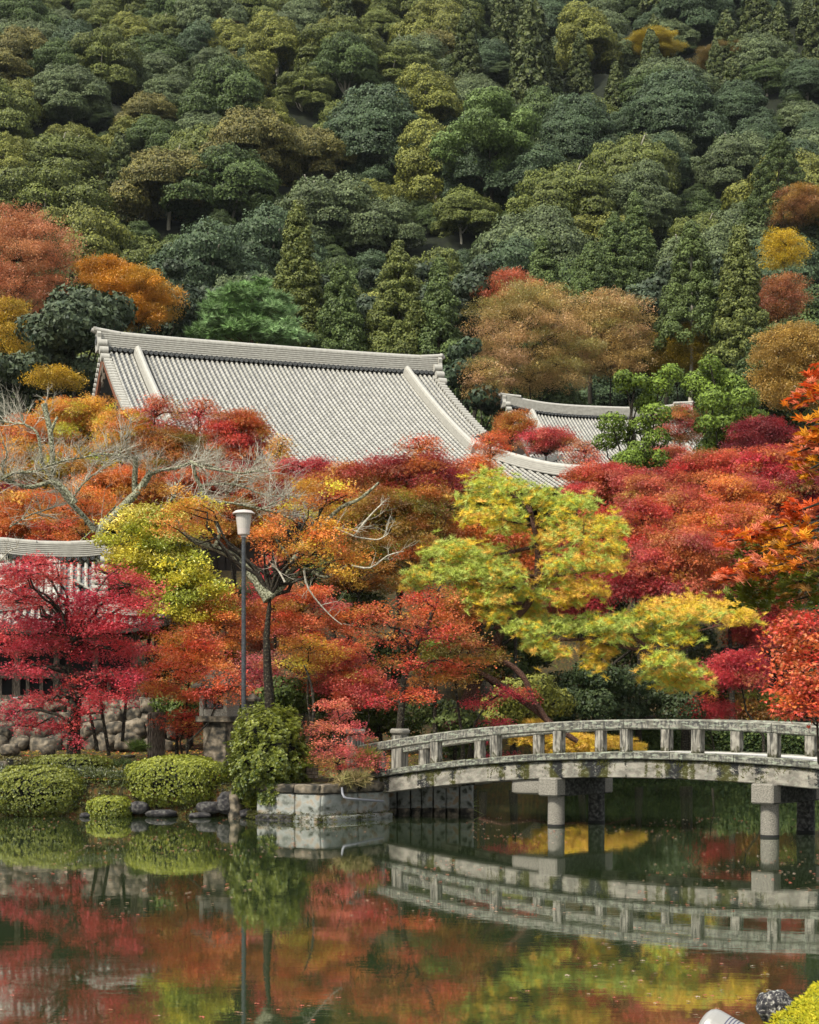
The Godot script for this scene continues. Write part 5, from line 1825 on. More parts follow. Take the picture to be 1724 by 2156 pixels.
# ---------------------------------------------------------------- leafless lichened tree on the left
func build_bare_branches() -> void:
	rng.seed = 617
	var d := 50.5
	var base := at(205, 1300, d)
	base.y = ground(base.x, d)
	var o := thing("bare_tree", "old leafless tree with sprawling pale lichened branches left of the lamp", "tree", base)
	var trunk := Shape.new()
	line_limb(trunk, [[196, 1420], [200, 1300], [205, 1200], [212, 1120], [232, 1095], [260, 1065], [285, 1040], [305, 1015], [318, 992]], d + 0.3, 0.17, 0.10, base)
	part("trunk", trunk.mesh(), mats.lichen_bark, o)
	var s := Shape.new()
	var t := Shape.new()
	var main := [
		[[[283, 1050], [284, 1000], [286, 962]], 0.16, 0.13, 3],
		[[[112, 1000], [111, 960], [107, 915], [100, 880], [92, 850]], 0.13, 0.15, 4],
		[[[106, 915], [115, 890], [121, 878]], 0.09, 0.06, 0],
		[[[200, 1118], [175, 1085], [150, 1060], [130, 1035], [109, 1009], [89, 971], [79, 912], [51, 892], [46, 872]], 0.15, 0.05, 16],
		[[[51, 892], [25, 890], [-15, 882]], 0.05, 0.03, 6],
		[[[160, 1058], [120, 1016], [85, 1020], [60, 1025], [25, 1015], [-15, 1000]], 0.14, 0.09, 16],
		[[[9, 1004], [20, 1000], [33, 994], [76, 992], [107, 978], [142, 968], [178, 963]], 0.10, 0.04, 24],
		[[[9, 1004], [5, 980], [15, 955], [5, 930]], 0.06, 0.03, 8],
		[[[175, 963], [211, 956], [254, 958], [290, 966]], 0.045, 0.06, 18],
		[[[150, 1060], [165, 1030], [190, 1005], [215, 985], [222, 960]], 0.05, 0.02, 14],
		[[[157, 1149], [198, 1113], [244, 1065]], 0.035, 0.05, 3],
		[[[300, 1012], [330, 992], [370, 985], [405, 975], [440, 980], [470, 990]], 0.10, 0.05, 20],
		[[[401, 970], [417, 980], [452, 988], [503, 996], [540, 992], [574, 996]], 0.075, 0.03, 22],
		[[[406, 978], [414, 1008], [424, 1026], [430, 1050]], 0.10, 0.09, 8],
		[[[424, 1022], [470, 1018], [511, 1024], [554, 1041], [590, 1044], [630, 1046]], 0.07, 0.03, 22],
		[[[425, 1040], [440, 1054], [490, 1059], [554, 1072], [590, 1082], [622, 1095]], 0.08, 0.05, 20],
		[[[554, 1072], [600, 1078], [640, 1086], [668, 1072]], 0.05, 0.02, 12],
		[[[540, 1075], [575, 1060], [600, 1048]], 0.04, 0.02, 8],
		[[[330, 1090], [345, 1070], [362, 1050], [372, 1030], [368, 1015]], 0.07, 0.05, 4],
		[[[475, 1045], [500, 1010], [530, 985], [545, 960]], 0.03, 0.015, 10],
		[[[250, 960], [262, 930], [280, 905]], 0.03, 0.012, 8],
		[[[20, 1110], [60, 1085], [100, 1072], [140, 1058]], 0.035, 0.04, 12]]
	for m in main:
		var target := s
		var c := line_limb(target, m[0], d + rr(-0.9, 0.9), m[1] * 0.6, m[2] * 0.6, base, rr(-0.6, 0.6), 8)
		twiggy(t, c, int(m[3] * 1.9), 0.8, 0.014, 2, 0.05)
	part("branches", s.mesh(), mats.lichen_bark, o)
	part("twigs", t.mesh(), mats.pale_bark, o, "stuff")
	# low hanging pale twigs before the little hall
	var t2 := Shape.new()
	var foot := at(-30, 1500, 45.0)
	for l in [[[-20, 1290], [10, 1240], [18, 1200], [15, 1170]], [[-20, 1215], [10, 1195], [30, 1190], [60, 1210]], [[-20, 1310], [20, 1300], [50, 1298]], [[0, 1180], [20, 1160], [40, 1150]]]:
		var c := line_limb(t2, l, 45.0, 0.022, 0.008, foot, 0.0, 5)
		twiggy(t2, c, 7, 0.5, 0.008, 1)
	var o2 := part("pale_twigs", t2.mesh(), mats.pale_bark)
	o2.position = foot
	tag(o2, "pale bare twigs reaching in from the left edge before the little hall", "branch")


# ---------------------------------------------------------------- yellowing pine leaning over the pond
func build_pine() -> void:
	rng.seed = 733
	var d := 44.0
	var base := at(890, 1640, 42.5)
	base.y = ground(base.x, 42.5)
	var o := thing("pine_tree", "yellowing pine leaning out over the pond behind the bridge", "pine", base)
	var tr := Shape.new()
	line_limb(tr, [[880, 1640], [905, 1590], [960, 1510], [1000, 1440], [1030, 1390], [1050, 1340], [1075, 1310], [1108, 1275], [1128, 1230], [1132, 1180], [1130, 1140], [1122, 1100], [1114, 1060]], d, 0.19, 0.05, base)
	part("trunk", tr.mesh(), mats.pine_bark, o)
	var lb := Shape.new()
	for l in [[[1128, 1215], [1095, 1208], [1060, 1215]], [[1130, 1205], [1170, 1212], [1210, 1205], [1250, 1200]], [[1132, 1175], [1190, 1150], [1240, 1128], [1270, 1115]], [[1125, 1110], [1150, 1095], [1190, 1080], [1200, 1060]], [[1122, 1105], [1095, 1100], [1060, 1095], [1020, 1080]], [[1118, 1080], [1100, 1055], [1075, 1040]], [[1040, 1320], [1090, 1330], [1140, 1345], [1240, 1345], [1330, 1335], [1430, 1335], [1520, 1315]], [[1240, 1345], [1330, 1365], [1400, 1375], [1450, 1360]], [[1330, 1340], [1390, 1380], [1440, 1420], [1480, 1440]], [[1090, 1240], [1020, 1225], [960, 1215], [900, 1225]], [[1100, 1270], [1040, 1270], [1000, 1280]], [[1125, 1150], [1060, 1165], [1000, 1170]]]:
		var c := line_limb(lb, l, d + rr(-0.3, 0.3), 0.06, 0.02, base, rr(-0.8, 0.8), 6)
		twiggy(lb, c, 9, 0.55, 0.014, 1, 0.3)
	part("limbs", lb.mesh(), mats.pine_bark, o)
	var yellow := lin(0.74, 0.54, 0.035)
	var gold := lin(0.80, 0.48, 0.11)
	var green := lin(0.42, 0.50, 0.06)
	var pale := lin(0.48, 0.55, 0.14)
	var where := []
	var cols := []
	# [px, py, rx, ry, share of gold, share of green]
	for q in [[1030, 1018, 52, 34, 0.1, 0.4], [1000, 1050, 44, 22, 0.3, 0.3], [1085, 1040, 56, 36, 0.2, 0.5], [1150, 1055, 52, 28, 0.2, 0.5], [1215, 1060, 46, 26, 0.1, 0.9], [1010, 1090, 44, 24, 0.5, 0.1], [1060, 1085, 48, 26, 0.3, 0.4], [1070, 1115, 44, 24, 0.3, 0.5], [1180, 1095, 46, 26, 0.3, 0.3], [1245, 1110, 54, 34, 0.5, 0.2], [1285, 1110, 34, 38, 0.5, 0.2], [1265, 1150, 50, 28, 0.5, 0.3], [1190, 1130, 40, 22, 0.6, 0.3],
		[930, 1165, 44, 26, 0.1, 0.8], [985, 1160, 50, 26, 0.3, 0.6], [1040, 1170, 46, 24, 0.3, 0.6], [890, 1210, 40, 28, 0.3, 0.6], [945, 1210, 52, 32, 0.1, 0.7], [1005, 1205, 54, 32, 0.1, 0.8], [1060, 1215, 52, 34, 0.2, 0.6], [870, 1230, 26, 22, 0.6, 0.4], [1080, 1260, 46, 36, 0.1, 0.6], [1030, 1260, 48, 30, 0.5, 0.3], [980, 1250, 40, 26, 0.4, 0.4], [1150, 1140, 34, 26, 0.7, 0.2], [1190, 1185, 52, 28, 0.3, 0.6], [1250, 1190, 54, 28, 0.7, 0.2], [1290, 1190, 26, 18, 0.9, 0.1], [1170, 1225, 40, 26, 0.3, 0.4], [1230, 1240, 50, 28, 0.9, 0.05], [1195, 1265, 36, 26, 0.8, 0.1], [1115, 1290, 36, 22, 0.5, 0.4], [1100, 1272, 40, 28, 0.2, 0.6], [1075, 1300, 36, 24, 0.4, 0.4], [1132, 1250, 34, 26, 0.4, 0.4], [1040, 1300, 36, 22, 0.5, 0.4],
		[1100, 1325, 40, 24, 0.2, 0.6], [1165, 1320, 54, 28, 0.1, 0.9], [1230, 1318, 54, 28, 0.1, 0.9], [1290, 1315, 54, 28, 0.2, 0.6], [1350, 1300, 58, 30, 0.3, 0.5], [1410, 1300, 56, 30, 0.5, 0.4], [1470, 1295, 54, 28, 0.6, 0.3], [1530, 1285, 48, 30, 0.9, 0.1], [1560, 1300, 36, 32, 0.95, 0.0], [1390, 1278, 50, 16, 0.95, 0.0], [1450, 1268, 44, 16, 0.95, 0.0], [1360, 1340, 50, 28, 0.2, 0.5], [1430, 1340, 46, 26, 0.3, 0.4], [1130, 1360, 34, 32, 0.3, 0.5], [1170, 1375, 28, 28, 0.5, 0.4], [1260, 1370, 36, 36, 0.8, 0.1], [1250, 1400, 24, 26, 0.7, 0.1], [1400, 1390, 46, 28, 0.3, 0.5], [1440, 1410, 44, 26, 0.4, 0.4], [1380, 1425, 36, 22, 0.5, 0.3], [1465, 1440, 36, 30, 0.5, 0.3], [1420, 1440, 40, 22, 0.5, 0.3], [1290, 1345, 36, 24, 0.5, 0.4]]:
		var k := d / FOC
		var c := at(q[0], q[1], d + rr(-0.9, 0.9)) - base
		var rx: float = q[2] * k
		var ry: float = q[3] * k
		var m := int(150.0 * rx * ry * 3.1) + 14
		for i in m:
			var a := rng.randf() * TAU
			var u := sqrt(rng.randf())
			var top := sqrt(1.0 - u * u)
			var pos := c + Vector3(cos(a) * u * rx, ry * (top * rr(-0.25, 1.0) - 0.3 * u), sin(a) * u * rx)
			pos += Vector3(rr(-1, 1), rr(-1, 1), rr(-1, 1)) * (0.10 if rng.randf() < 0.8 else 0.32)
			var col := yellow
			var f := rng.randf()
			if f < q[4]: col = gold.lerp(yellow, rng.randf())
			elif f < q[4] + q[5] + 0.12: col = green.lerp(pale, rng.randf())
			else: col = yellow.lerp(green, rng.randf() * 0.6)
			where.append(Transform3D(Basis.from_euler(Vector3(sin(a) * u * 0.8 + rr(-0.3, 0.3), rng.randf() * TAU, -cos(a) * u * 0.8 + rr(-0.3, 0.3))).scaled(Vector3.ONE * rr(0.8, 1.2)), pos))
			cols.append(col * rr(0.8, 1.15))
	scatter("needles", sprays.needle, mats.needle, where, cols, o)
	# props under the long limb
	for l in [[[[1000, 1410], [1060, 1445], [1120, 1490], [1170, 1530], [1215, 1560]], "straight slanting prop pole nearest the water under the pine"], [[[1040, 1388], [1075, 1400], [1105, 1430], [1120, 1470], [1145, 1505], [1160, 1530]], "crooked bough bending down behind the prop pole"]]:
		var s := Shape.new()
		var foot := at(l[0][l[0].size() - 1][0], l[0][l[0].size() - 1][1], d - 0.6)
		line_limb(s, l[0], d - 0.6, 0.085, 0.075, foot)
		var po := part("prop_pole", s.mesh(), mats.pine_bark)
		po.position = foot
		tag(po, l[1], "prop pole")
	# golden needles of a second pine low over the water, seen through the rail
	where = []; cols = []
	var b2 := at(1110, 1590, 50.0)
	b2.y = 0.4
	var o2 := thing("pine_tree", "low golden pine bough over the water seen through the rail posts", "pine", b2)
	for q in [[1105, 1560, 34], [1150, 1555, 40], [1200, 1560, 44], [1250, 1565, 44], [1300, 1568, 40], [1335, 1575, 24], [1160, 1580, 40], [1230, 1585, 40], [1120, 1525, 24]]:
		for i in 130:
			var a := rng.randf() * TAU
			var u := sqrt(rng.randf())
			var r: float = q[2] * 50.0 / FOC
			where.append(Transform3D(Basis.from_euler(Vector3(rr(-0.6, 0.6), rng.randf() * TAU, rr(-0.6, 0.6))), at(q[0], q[1], 50.0 + rr(-0.6, 0.6)) - b2 + Vector3(cos(a) * u * r, rr(-0.4, 0.6) * r * 0.6, sin(a) * u * r)))
			cols.append(gold.lerp(yellow, rng.randf()) * rr(0.8, 1.1))
	scatter("needles", sprays.needle, mats.needle, where, cols, o2)
	var st := Shape.new()
	limb(st, Vector3(-1.5, 0.4, 0), Vector3(3.2, 0.4, 0), 0.06, 0.02, 0.03, 6, 6, 0.08)
	part("bough", st.mesh(), mats.pine_bark, o2)


# ---------------------------------------------------------------- bank
func shrub(label: String, called: String, c: Vector3, r: Vector3, low: Color, high: Color, spray: Mesh, count: int, scale := 1.0, lumps := 0.06, upright := 0.0) -> void:
	var base := Vector3(c.x, c.y - r.y * 0.9, c.z)
	var o := thing(called, label, "shrub", base)
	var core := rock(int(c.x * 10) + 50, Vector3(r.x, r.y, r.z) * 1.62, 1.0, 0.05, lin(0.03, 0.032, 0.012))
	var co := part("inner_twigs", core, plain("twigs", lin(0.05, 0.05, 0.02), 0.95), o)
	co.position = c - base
	var where := []
	var cols := []
	for i in count:
		var a := rng.randf() * TAU
		var y := rr(-0.85, 1.0)
		var h := sqrt(1.0 - y * y)
		var n := Vector3(cos(a) * h, y, sin(a) * h)
		var sq := n if upright > 0.0 else Vector3(signf(n.x) * pow(absf(n.x), 0.85), signf(n.y) * pow(absf(n.y), 0.76), signf(n.z) * pow(absf(n.z), 0.85))
		var k := 1.0 + lumps * (noise_b.get_noise_3d(n.x * 2.2 + c.x, n.y * 2.2, n.z * 2.2) * 2.0) + rr(-0.06, 0.035)
		var p := sq * r * k
		var q := Quaternion(Vector3.UP, (n + Vector3(0, upright, 0) + Vector3(rr(-0.5, 0.5), rr(-0.3, 0.5), rr(-0.5, 0.5))).normalized())
		where.append(Transform3D(Basis(q) * Basis(Vector3.UP, rng.randf() * TAU).scaled(Vector3.ONE * scale * rr(0.8, 1.25)), c - base + p))
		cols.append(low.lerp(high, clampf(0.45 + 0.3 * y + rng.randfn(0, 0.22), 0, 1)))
	scatter("foliage", spray, mats.leaf, where, cols, o)


func build_bank() -> void:
	rng.seed = 1201
	# clipped azaleas along the water
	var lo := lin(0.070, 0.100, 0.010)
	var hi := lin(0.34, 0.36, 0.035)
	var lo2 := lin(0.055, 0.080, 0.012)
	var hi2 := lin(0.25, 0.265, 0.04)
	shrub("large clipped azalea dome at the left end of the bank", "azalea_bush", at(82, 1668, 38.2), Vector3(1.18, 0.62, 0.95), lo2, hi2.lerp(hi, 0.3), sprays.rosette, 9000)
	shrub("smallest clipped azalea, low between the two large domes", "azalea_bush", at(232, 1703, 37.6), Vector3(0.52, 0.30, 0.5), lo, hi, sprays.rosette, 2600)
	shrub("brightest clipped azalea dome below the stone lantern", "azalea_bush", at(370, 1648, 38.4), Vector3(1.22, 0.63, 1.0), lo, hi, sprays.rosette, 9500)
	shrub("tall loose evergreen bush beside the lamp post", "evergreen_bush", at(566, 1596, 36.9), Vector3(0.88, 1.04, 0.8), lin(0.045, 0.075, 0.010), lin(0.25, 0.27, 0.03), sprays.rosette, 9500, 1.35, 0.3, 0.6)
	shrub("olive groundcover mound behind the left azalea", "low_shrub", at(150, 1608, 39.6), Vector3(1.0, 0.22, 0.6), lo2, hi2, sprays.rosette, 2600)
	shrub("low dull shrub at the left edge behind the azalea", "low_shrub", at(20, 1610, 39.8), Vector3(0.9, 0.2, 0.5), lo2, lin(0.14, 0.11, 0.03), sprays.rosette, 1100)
	# hedge on the far shore at the right
	var hedge := thing("ivy_hedge", "dark ivy covered hedge along the far shore behind the bridge", "hedge", Vector3(16, 0.0, -62.0))
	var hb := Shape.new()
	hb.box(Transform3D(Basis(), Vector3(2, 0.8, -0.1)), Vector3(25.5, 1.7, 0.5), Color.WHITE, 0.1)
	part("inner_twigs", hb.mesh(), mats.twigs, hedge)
	var where := []
	var cols := []
	for i in 9000:
		var x := rr(-11.0, 15.0)
		var top := rng.randf() < 0.3
		var y := rr(0.0, 1.85) if not top else 1.85 + noise_b.get_noise_1d(x) * 0.3
		where.append(Transform3D(Basis.from_euler(Vector3(rr(0.2, 1.6), rr(-0.8, 0.8), rr(-0.6, 0.6))).scaled(Vector3.ONE * rr(0.8, 1.5)), Vector3(x, y + rr(-0.08, 0.08), 0.22 + noise_b.get_noise_2d(x * 0.6, y) * 0.3 - (rr(0, 0.5) if top else 0.0))))
		cols.append(lin(0.022, 0.042, 0.012).lerp(lin(0.10, 0.13, 0.03), clampf(rng.randfn(0.3, 0.25), 0, 1)))
	scatter("ivy", oval_spray(7, 0.13, 0.14, 801, 0.8), mats.evergreen, where, cols, hedge)
	# dark slatted fence behind it
	var fence := thing("slat_fence", "dark slatted fence in the shade behind the hedge at the right", "fence", at(1600, 1520, 66.0))
	var sm := BoxMesh.new(); sm.size = Vector3(3.6, 0.09, 0.05)
	var pm := BoxMesh.new(); pm.size = Vector3(0.09, 3.4, 0.09)
	for i in 11: part("slat", sm, mats.dark_wood, fence).position = Vector3(0.2, 0.1 + 0.28 * i, 0.06)
	for i in 4: part("post", pm, mats.dark_wood, fence).position = Vector3(-1.4 + 1.05 * i, 1.4, 0)
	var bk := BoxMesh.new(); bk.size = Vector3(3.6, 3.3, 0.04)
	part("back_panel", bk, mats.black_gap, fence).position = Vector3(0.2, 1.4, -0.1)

	# pond wall of granite blocks at the bridge's left end
	var wall := thing("pond_wall", "granite block wall at the water's edge left of the bridge", "wall", Vector3(-1.9, 0, -36.0))
	var corner := [Vector3(-3.45, 0, -36.55), Vector3(-2.55, 0, -36.0), Vector3(-1.95, 0, -35.62), Vector3(-1.15, 0, -36.4), Vector3(-0.45, 0, -37.35)]
	for i in 4:
		var a: Vector3 = corner[i]
		var b: Vector3 = corner[i + 1]
		var dir := (b - a).normalized()
		var o := part("block", rock(70 + i, Vector3(a.distance_to(b) * 1.0, 0.52, 0.6), 0.22, 0.035, Color.WHITE, 20, 10), mats.wall_stone, wall)
		o.position = (a + b) * 0.5 + Vector3(0, 0.36, 0) + dir.cross(Vector3.UP) * -0.26 - wall.position
		o.rotation.y = atan2(-dir.z, dir.x)
		var c := part("cap_stone", rock(80 + i, Vector3(a.distance_to(b) * 1.0, 0.2, 0.66), 0.25, 0.04, Color.WHITE, 20, 10), mats.boulder, wall)
		c.position = (a + b) * 0.5 + Vector3(0, 0.715, 0) + dir.cross(Vector3.UP) * -0.24 - wall.position
		c.rotation.y = atan2(-dir.z, dir.x) + rr(-0.02, 0.02)
		var f := part("footing_stone", rock(90 + i, Vector3(a.distance_to(b) * 1.02, 0.2, 0.7), 0.3, 0.06, Color.WHITE, 18, 9), mats.dark_rock if i == 0 else mats.wall_stone, wall)
		f.position = (a + b) * 0.5 + Vector3(0, 0.03, 0) + dir.cross(Vector3.UP) * -0.2 - wall.position
		f.rotation.y = atan2(-dir.z, dir.x)
	# abutment under the bridge
	var abut := thing("abutment_wall", "upright stone slabs of the bridge abutment in shade at the water", "wall", Vector3(0.35, 0, -38.2))
	var x := -0.62
	var n := 0
	while x < 1.2:
		var w := rr(0.24, 0.38)
		var o := part("block", rock(100 + n, Vector3(w, 0.98, 0.4), 0.22, 0.04, Color.WHITE, 16, 10), mats.wall_stone, abut)
		o.position = Vector3(x + w * 0.5 - 0.35, 0.56, rr(-0.03, 0.03) + 0.05)
		var o2 := part("footing_stone", rock(120 + n, Vector3(w * 1.02, 0.24, 0.5), 0.28, 0.07, Color.WHITE, 14, 8), mats.boulder, abut)
		o2.position = Vector3(x + w * 0.5 - 0.35, 0.06, 0.12)
		x += w + 0.012; n += 1
	for i in 3:
		var o := part("return_block", rock(140 + i, Vector3(0.4, 0.98, 0.9), 0.22, 0.04), mats.wall_stone, abut)
		o.position = Vector3(0.72, 0.5, -0.65 - 0.9 * i)
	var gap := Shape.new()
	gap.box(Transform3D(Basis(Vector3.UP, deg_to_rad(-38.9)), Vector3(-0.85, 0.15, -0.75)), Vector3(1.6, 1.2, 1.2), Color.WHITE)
	part("shade_box", gap.mesh(), mats.black_gap, abut)  # black box standing in for the shade of the recess beneath the bridge
	# boulder wall under the little hall
	var bw := thing("boulder_wall", "wall of piled tan and grey boulders below the little hall", "wall", at(160, 1580, 46.0))
	var rocks := []
	for i in 7: rocks.append(rock(200 + i, Vector3.ONE, rr(0.5, 0.85), 0.16, Color.WHITE, 14, 9))
	for row in 4:
		var px := -40.0
		while px < 352:
			var w := rr(30, 66) if row < 2 else rr(26, 54)
			var o := part("boulder", rocks[rng.randi() % 7], mats.boulder, bw)
			var k := 46.0 / FOC
			o.position = at(px + w * 0.5, 1566 - row * 26 + rr(-5, 5), 46.0 + row * 0.22 + rr(-0.1, 0.1)) - bw.position
			o.scale = Vector3(w * k * 1.12, rr(0.42, 0.6), rr(0.6, 0.9))
			o.rotation = Vector3(rr(-0.25, 0.25), rr(0, 6.2), rr(-0.2, 0.2))
			px += w * 0.93
	# loose stones on the moss strip and at the waterline
	for q in [[20, 1578, 44.2, 0.55, 0.32, "grey rounded stone at the foot of the boulder wall, left end"], [102, 1580, 44.0, 0.36, 0.3, "mossy small boulder before the boulder wall"], [125, 1598, 42.8, 0.85, 0.1, "long flat edging stone left of the crimson maple's trunk"], [30, 1600, 42.8, 0.7, 0.1, "flat edging stone at the left end of the moss strip"], [270, 1592, 42.9, 0.4, 0.09, "flat pale stone behind the right azalea's left end"], [395, 1590, 42.6, 0.6, 0.1, "dark flat stone behind the bright azalea"], [268, 1650, 38.3, 0.42, 0.5, "upright grey rock in the gap between the azaleas"], [292, 1700, 37.6, 0.5, 0.3, "dark wet rock at the waterline below the bright azalea"], [440, 1700, 37.5, 0.6, 0.28, "mossy rock at the waterline right of the bright azalea"], [475, 1690, 37.4, 0.4, 0.5, "lichened rock beside the pale stump"], [5, 1612, 39.0, 0.3, 0.25, "dark rock at the left edge above the azalea"], [520, 1712, 37.2, 0.35, 0.2, "small pale stone at the foot of the pond wall"], [340, 1712, 37.4, 0.7, 0.18, "long low rock in the water under the bright azalea"], [420, 1716, 37.2, 0.5, 0.14, "flat wet stone just above the waterline"], [190, 1716, 37.4, 0.5, 0.14, "dark flat rock between the left azalea and the small one"]]:
		var o := part("stone", rock(int(q[0]) + 300, Vector3(q[3], q[4], q[3] * 0.8), 0.7, 0.14), mats.boulder if q[1] < 1640 else mats.dark_rock)
		o.position = at(q[0], q[1], q[2])
		o.rotation.y = rr(-0.4, 0.4)
		tag(o, q[5], "stone", "stones along the bank")
	# lichened stump at the water
	var st := Shape.new()
	st.tube(PackedVector3Array([Vector3(0, -0.5, 0), Vector3(0.02, 0.2, 0), Vector3(-0.03, 0.45, 0.03), Vector3(-0.04, 0.72, 0.04)]), PackedFloat32Array([0.20, 0.15, 0.11, 0.06]), 12, Color.WHITE, true, 0.3)
	var so := part("lichened_stump", st.mesh(), mats.boulder)
	so.position = at(497, 1712, 37.3)
	tag(so, "short pale stump rising from the waterline below the spotlight", "stump")
	# weathered wooden post
	var wp := Shape.new()
	var prof := PackedVector2Array([Vector2(0.225, -0.3), Vector2(0.22, 0.5), Vector2(0.215, 1.02), Vector2(0.2, 1.05), Vector2(0.0, 1.06)])
	wp.lathe(Transform3D(), prof, 16, Color.WHITE)
	for i in 14:
		var a := TAU * i / 14.0
		wp.box(Transform3D(Basis(Vector3.UP, -a), Vector3(cos(a), 0, sin(a)) * 0.218 + Vector3(0, 0.35, 0)), Vector3(0.03, 1.3, 0.05), Color(0.8, 0.8, 0.8), 0.008)
	var wo := part("weathered_post", wp.mesh(), mats.grey_wood)
	wo.position = at(329, 1582, 43.0)
	tag(wo, "thick weathered grey wooden post standing before the boulder wall", "post")
	stone_lantern()
	lamp_post()
	# small spotlight on its spike
	var sp := thing("garden_spotlight", "small black garden spotlight between the azalea and the big bush", "spotlight", at(491, 1625, 38.2))
	var hd := Shape.new()
	hd.lathe(Transform3D(Basis.from_euler(Vector3(0.5, 0, 0.25)), Vector3(0, 0.16, 0)), PackedVector2Array([Vector2(0, -0.09), Vector2(0.05, -0.09), Vector2(0.06, 0.02), Vector2(0.10, 0.05), Vector2(0.105, 0.15), Vector2(0.09, 0.15), Vector2(0.085, 0.11), Vector2(0, 0.11)]), 16, Color.WHITE)
	part("head", hd.mesh(), mats.black_metal, sp)
	var sk := Shape.new()
	sk.tube(PackedVector3Array([Vector3(0, -0.5, 0), Vector3(0, 0.1, 0)]), PackedFloat32Array([0.025, 0.025]), 8, Color.WHITE)
	part("spike", sk.mesh(), mats.black_metal, sp)
	# drain pipe
	var pp := Shape.new()
	var pts := PackedVector3Array()
	var rad := PackedFloat32Array()
	for q in [[720, 1658, 35.9], [721, 1670, 35.8], [724, 1677, 35.75], [732, 1680.5, 35.75], [751, 1682, 35.9], [787, 1685, 36.3], [806, 1686, 36.5]]:
		pts.append(at(q[0], q[1], q[2]) - at(720, 1658, 35.9)); rad.append(0.028)
	pp.tube(pts, rad, 10, Color.WHITE)
	var po := part("drain_pipe", pp.mesh(), mats.grey_plastic)
	po.position = at(720, 1658, 35.9)
	tag(po, "grey plastic drain pipe bent along the pond wall", "pipe")
	# cut log end beside the coral maple
	var lg := Shape.new()
	for i in 4:
		lg.box(Transform3D(Basis(Vector3.UP, 0.3), Vector3(0, 0.06 + 0.085 * i, 0)), Vector3(0.28, 0.075, 0.25), Color.WHITE, 0.012)
	var lo3 := part("weathered_block", lg.mesh(), mats.grey_wood)
	lo3.position = at(655, 1640, 36.9)
	tag(lo3, "pale layered wooden block between the big bush and the coral maple", "block")
	grasses()


func stone_lantern() -> void:
	var p := at(462, 1600, 41.0)
	p.y = ground(p.x, 41.0)
	var top := at(462, 1520, 41.0).y - p.y
	var o := thing("stone_lantern", "big stone lantern shrine with dark window half hidden by red leaves", "stone lantern", p, deg_to_rad(-22.0))
	var m := Shape.new()
	m.box(Transform3D(Basis(), Vector3(0, top * 0.5 - 0.1, 0)), Vector3(0.64, top + 0.2, 0.56), Color.WHITE, 0.02)
	part("pedestal", m.mesh(), mats.boulder, o)
	m = Shape.new()
	m.box(Transform3D(Basis(), Vector3(0, top + 0.075, 0)), Vector3(0.92, 0.15, 0.86), Color.WHITE, 0.02)
	part("ledge", m.mesh(), mats.boulder, o)
	m = Shape.new()
	m.box(Transform3D(Basis(), Vector3(-0.34, top + 0.50, 0)), Vector3(0.12, 0.70, 0.66), Color.WHITE, 0.012)
	m.box(Transform3D(Basis(), Vector3(0.34, top + 0.50, 0)), Vector3(0.12, 0.70, 0.66), Color.WHITE, 0.012)
	m.box(Transform3D(Basis(), Vector3(0, top + 0.24, 0)), Vector3(0.56, 0.18, 0.64), Color.WHITE, 0.012)
	m.box(Transform3D(Basis(), Vector3(0, top + 0.5, -0.28)), Vector3(0.56, 0.68, 0.1), Color.WHITE)
	part("light_box", m.mesh(), mats.granite, o)
	for sg in [-1.0, 1.0]:
		var b := BoxMesh.new(); b.size = Vector3(0.045, 0.52, 0.05)
		part("window_frame", b, mats.dark_wood, o).position = Vector3(0.255 * sg, top + 0.59, 0.29)
	var b2 := BoxMesh.new(); b2.size = Vector3(0.46, 0.045, 0.05)
	part("window_frame", b2, mats.dark_wood, o).position = Vector3(0, top + 0.355, 0.29)
	part("window_frame", b2, mats.dark_wood, o).position = Vector3(0, top + 0.82, 0.29)
	var b3 := BoxMesh.new(); b3.size = Vector3(0.03, 0.44, 0.04)
	part("window_frame", b3, mats.dark_wood, o).position = Vector3(0, top + 0.59, 0.288)
	var pn := BoxMesh.new(); pn.size = Vector3(0.46, 0.46, 0.012)
	part("pane", pn, mats.glass_dark, o).position = Vector3(0, top + 0.59, 0.262)
	m = Shape.new()
	var rf := [Vector2(0.74, 0.0), Vector2(0.76, 0.06), Vector2(0.46, 0.22), Vector2(0.26, 0.42), Vector2(0.2, 0.46), Vector2(0, 0.47)]
	m.lathe(Transform3D(Basis(Vector3.UP, PI / 4), Vector3(0, top + 0.86, 0)), PackedVector2Array([Vector2(0.0, 0.0), rf[0], rf[1], rf[2], rf[3], rf[4], rf[5]]), 4, Color.WHITE)
	part("roof", m.mesh(), mats.boulder, o)
	# second lantern roof glimpsed behind
	var q := at(523, 1600, 43.0)
	q.y = ground(q.x, 43.0)
	var o2 := thing("stone_lantern", "smaller stone lantern roof glimpsed between the lamp post and the trunk", "stone lantern", q)
	m = Shape.new()
	m.box(Transform3D(Basis(), Vector3(0, 0.8, 0)), Vector3(0.26, 1.8, 0.26), Color.WHITE, 0.02)
	part("pedestal", m.mesh(), mats.granite, o2)
	m = Shape.new()
	m.lathe(Transform3D(Basis(Vector3.UP, PI / 4), Vector3(0, 1.62, 0)), PackedVector2Array([Vector2(0, 0), Vector2(0.42, 0), Vector2(0.44, 0.06), Vector2(0.18, 0.22), Vector2(0, 0.24)]), 4, Color.WHITE)
	part("roof", m.mesh(), mats.boulder, o2)


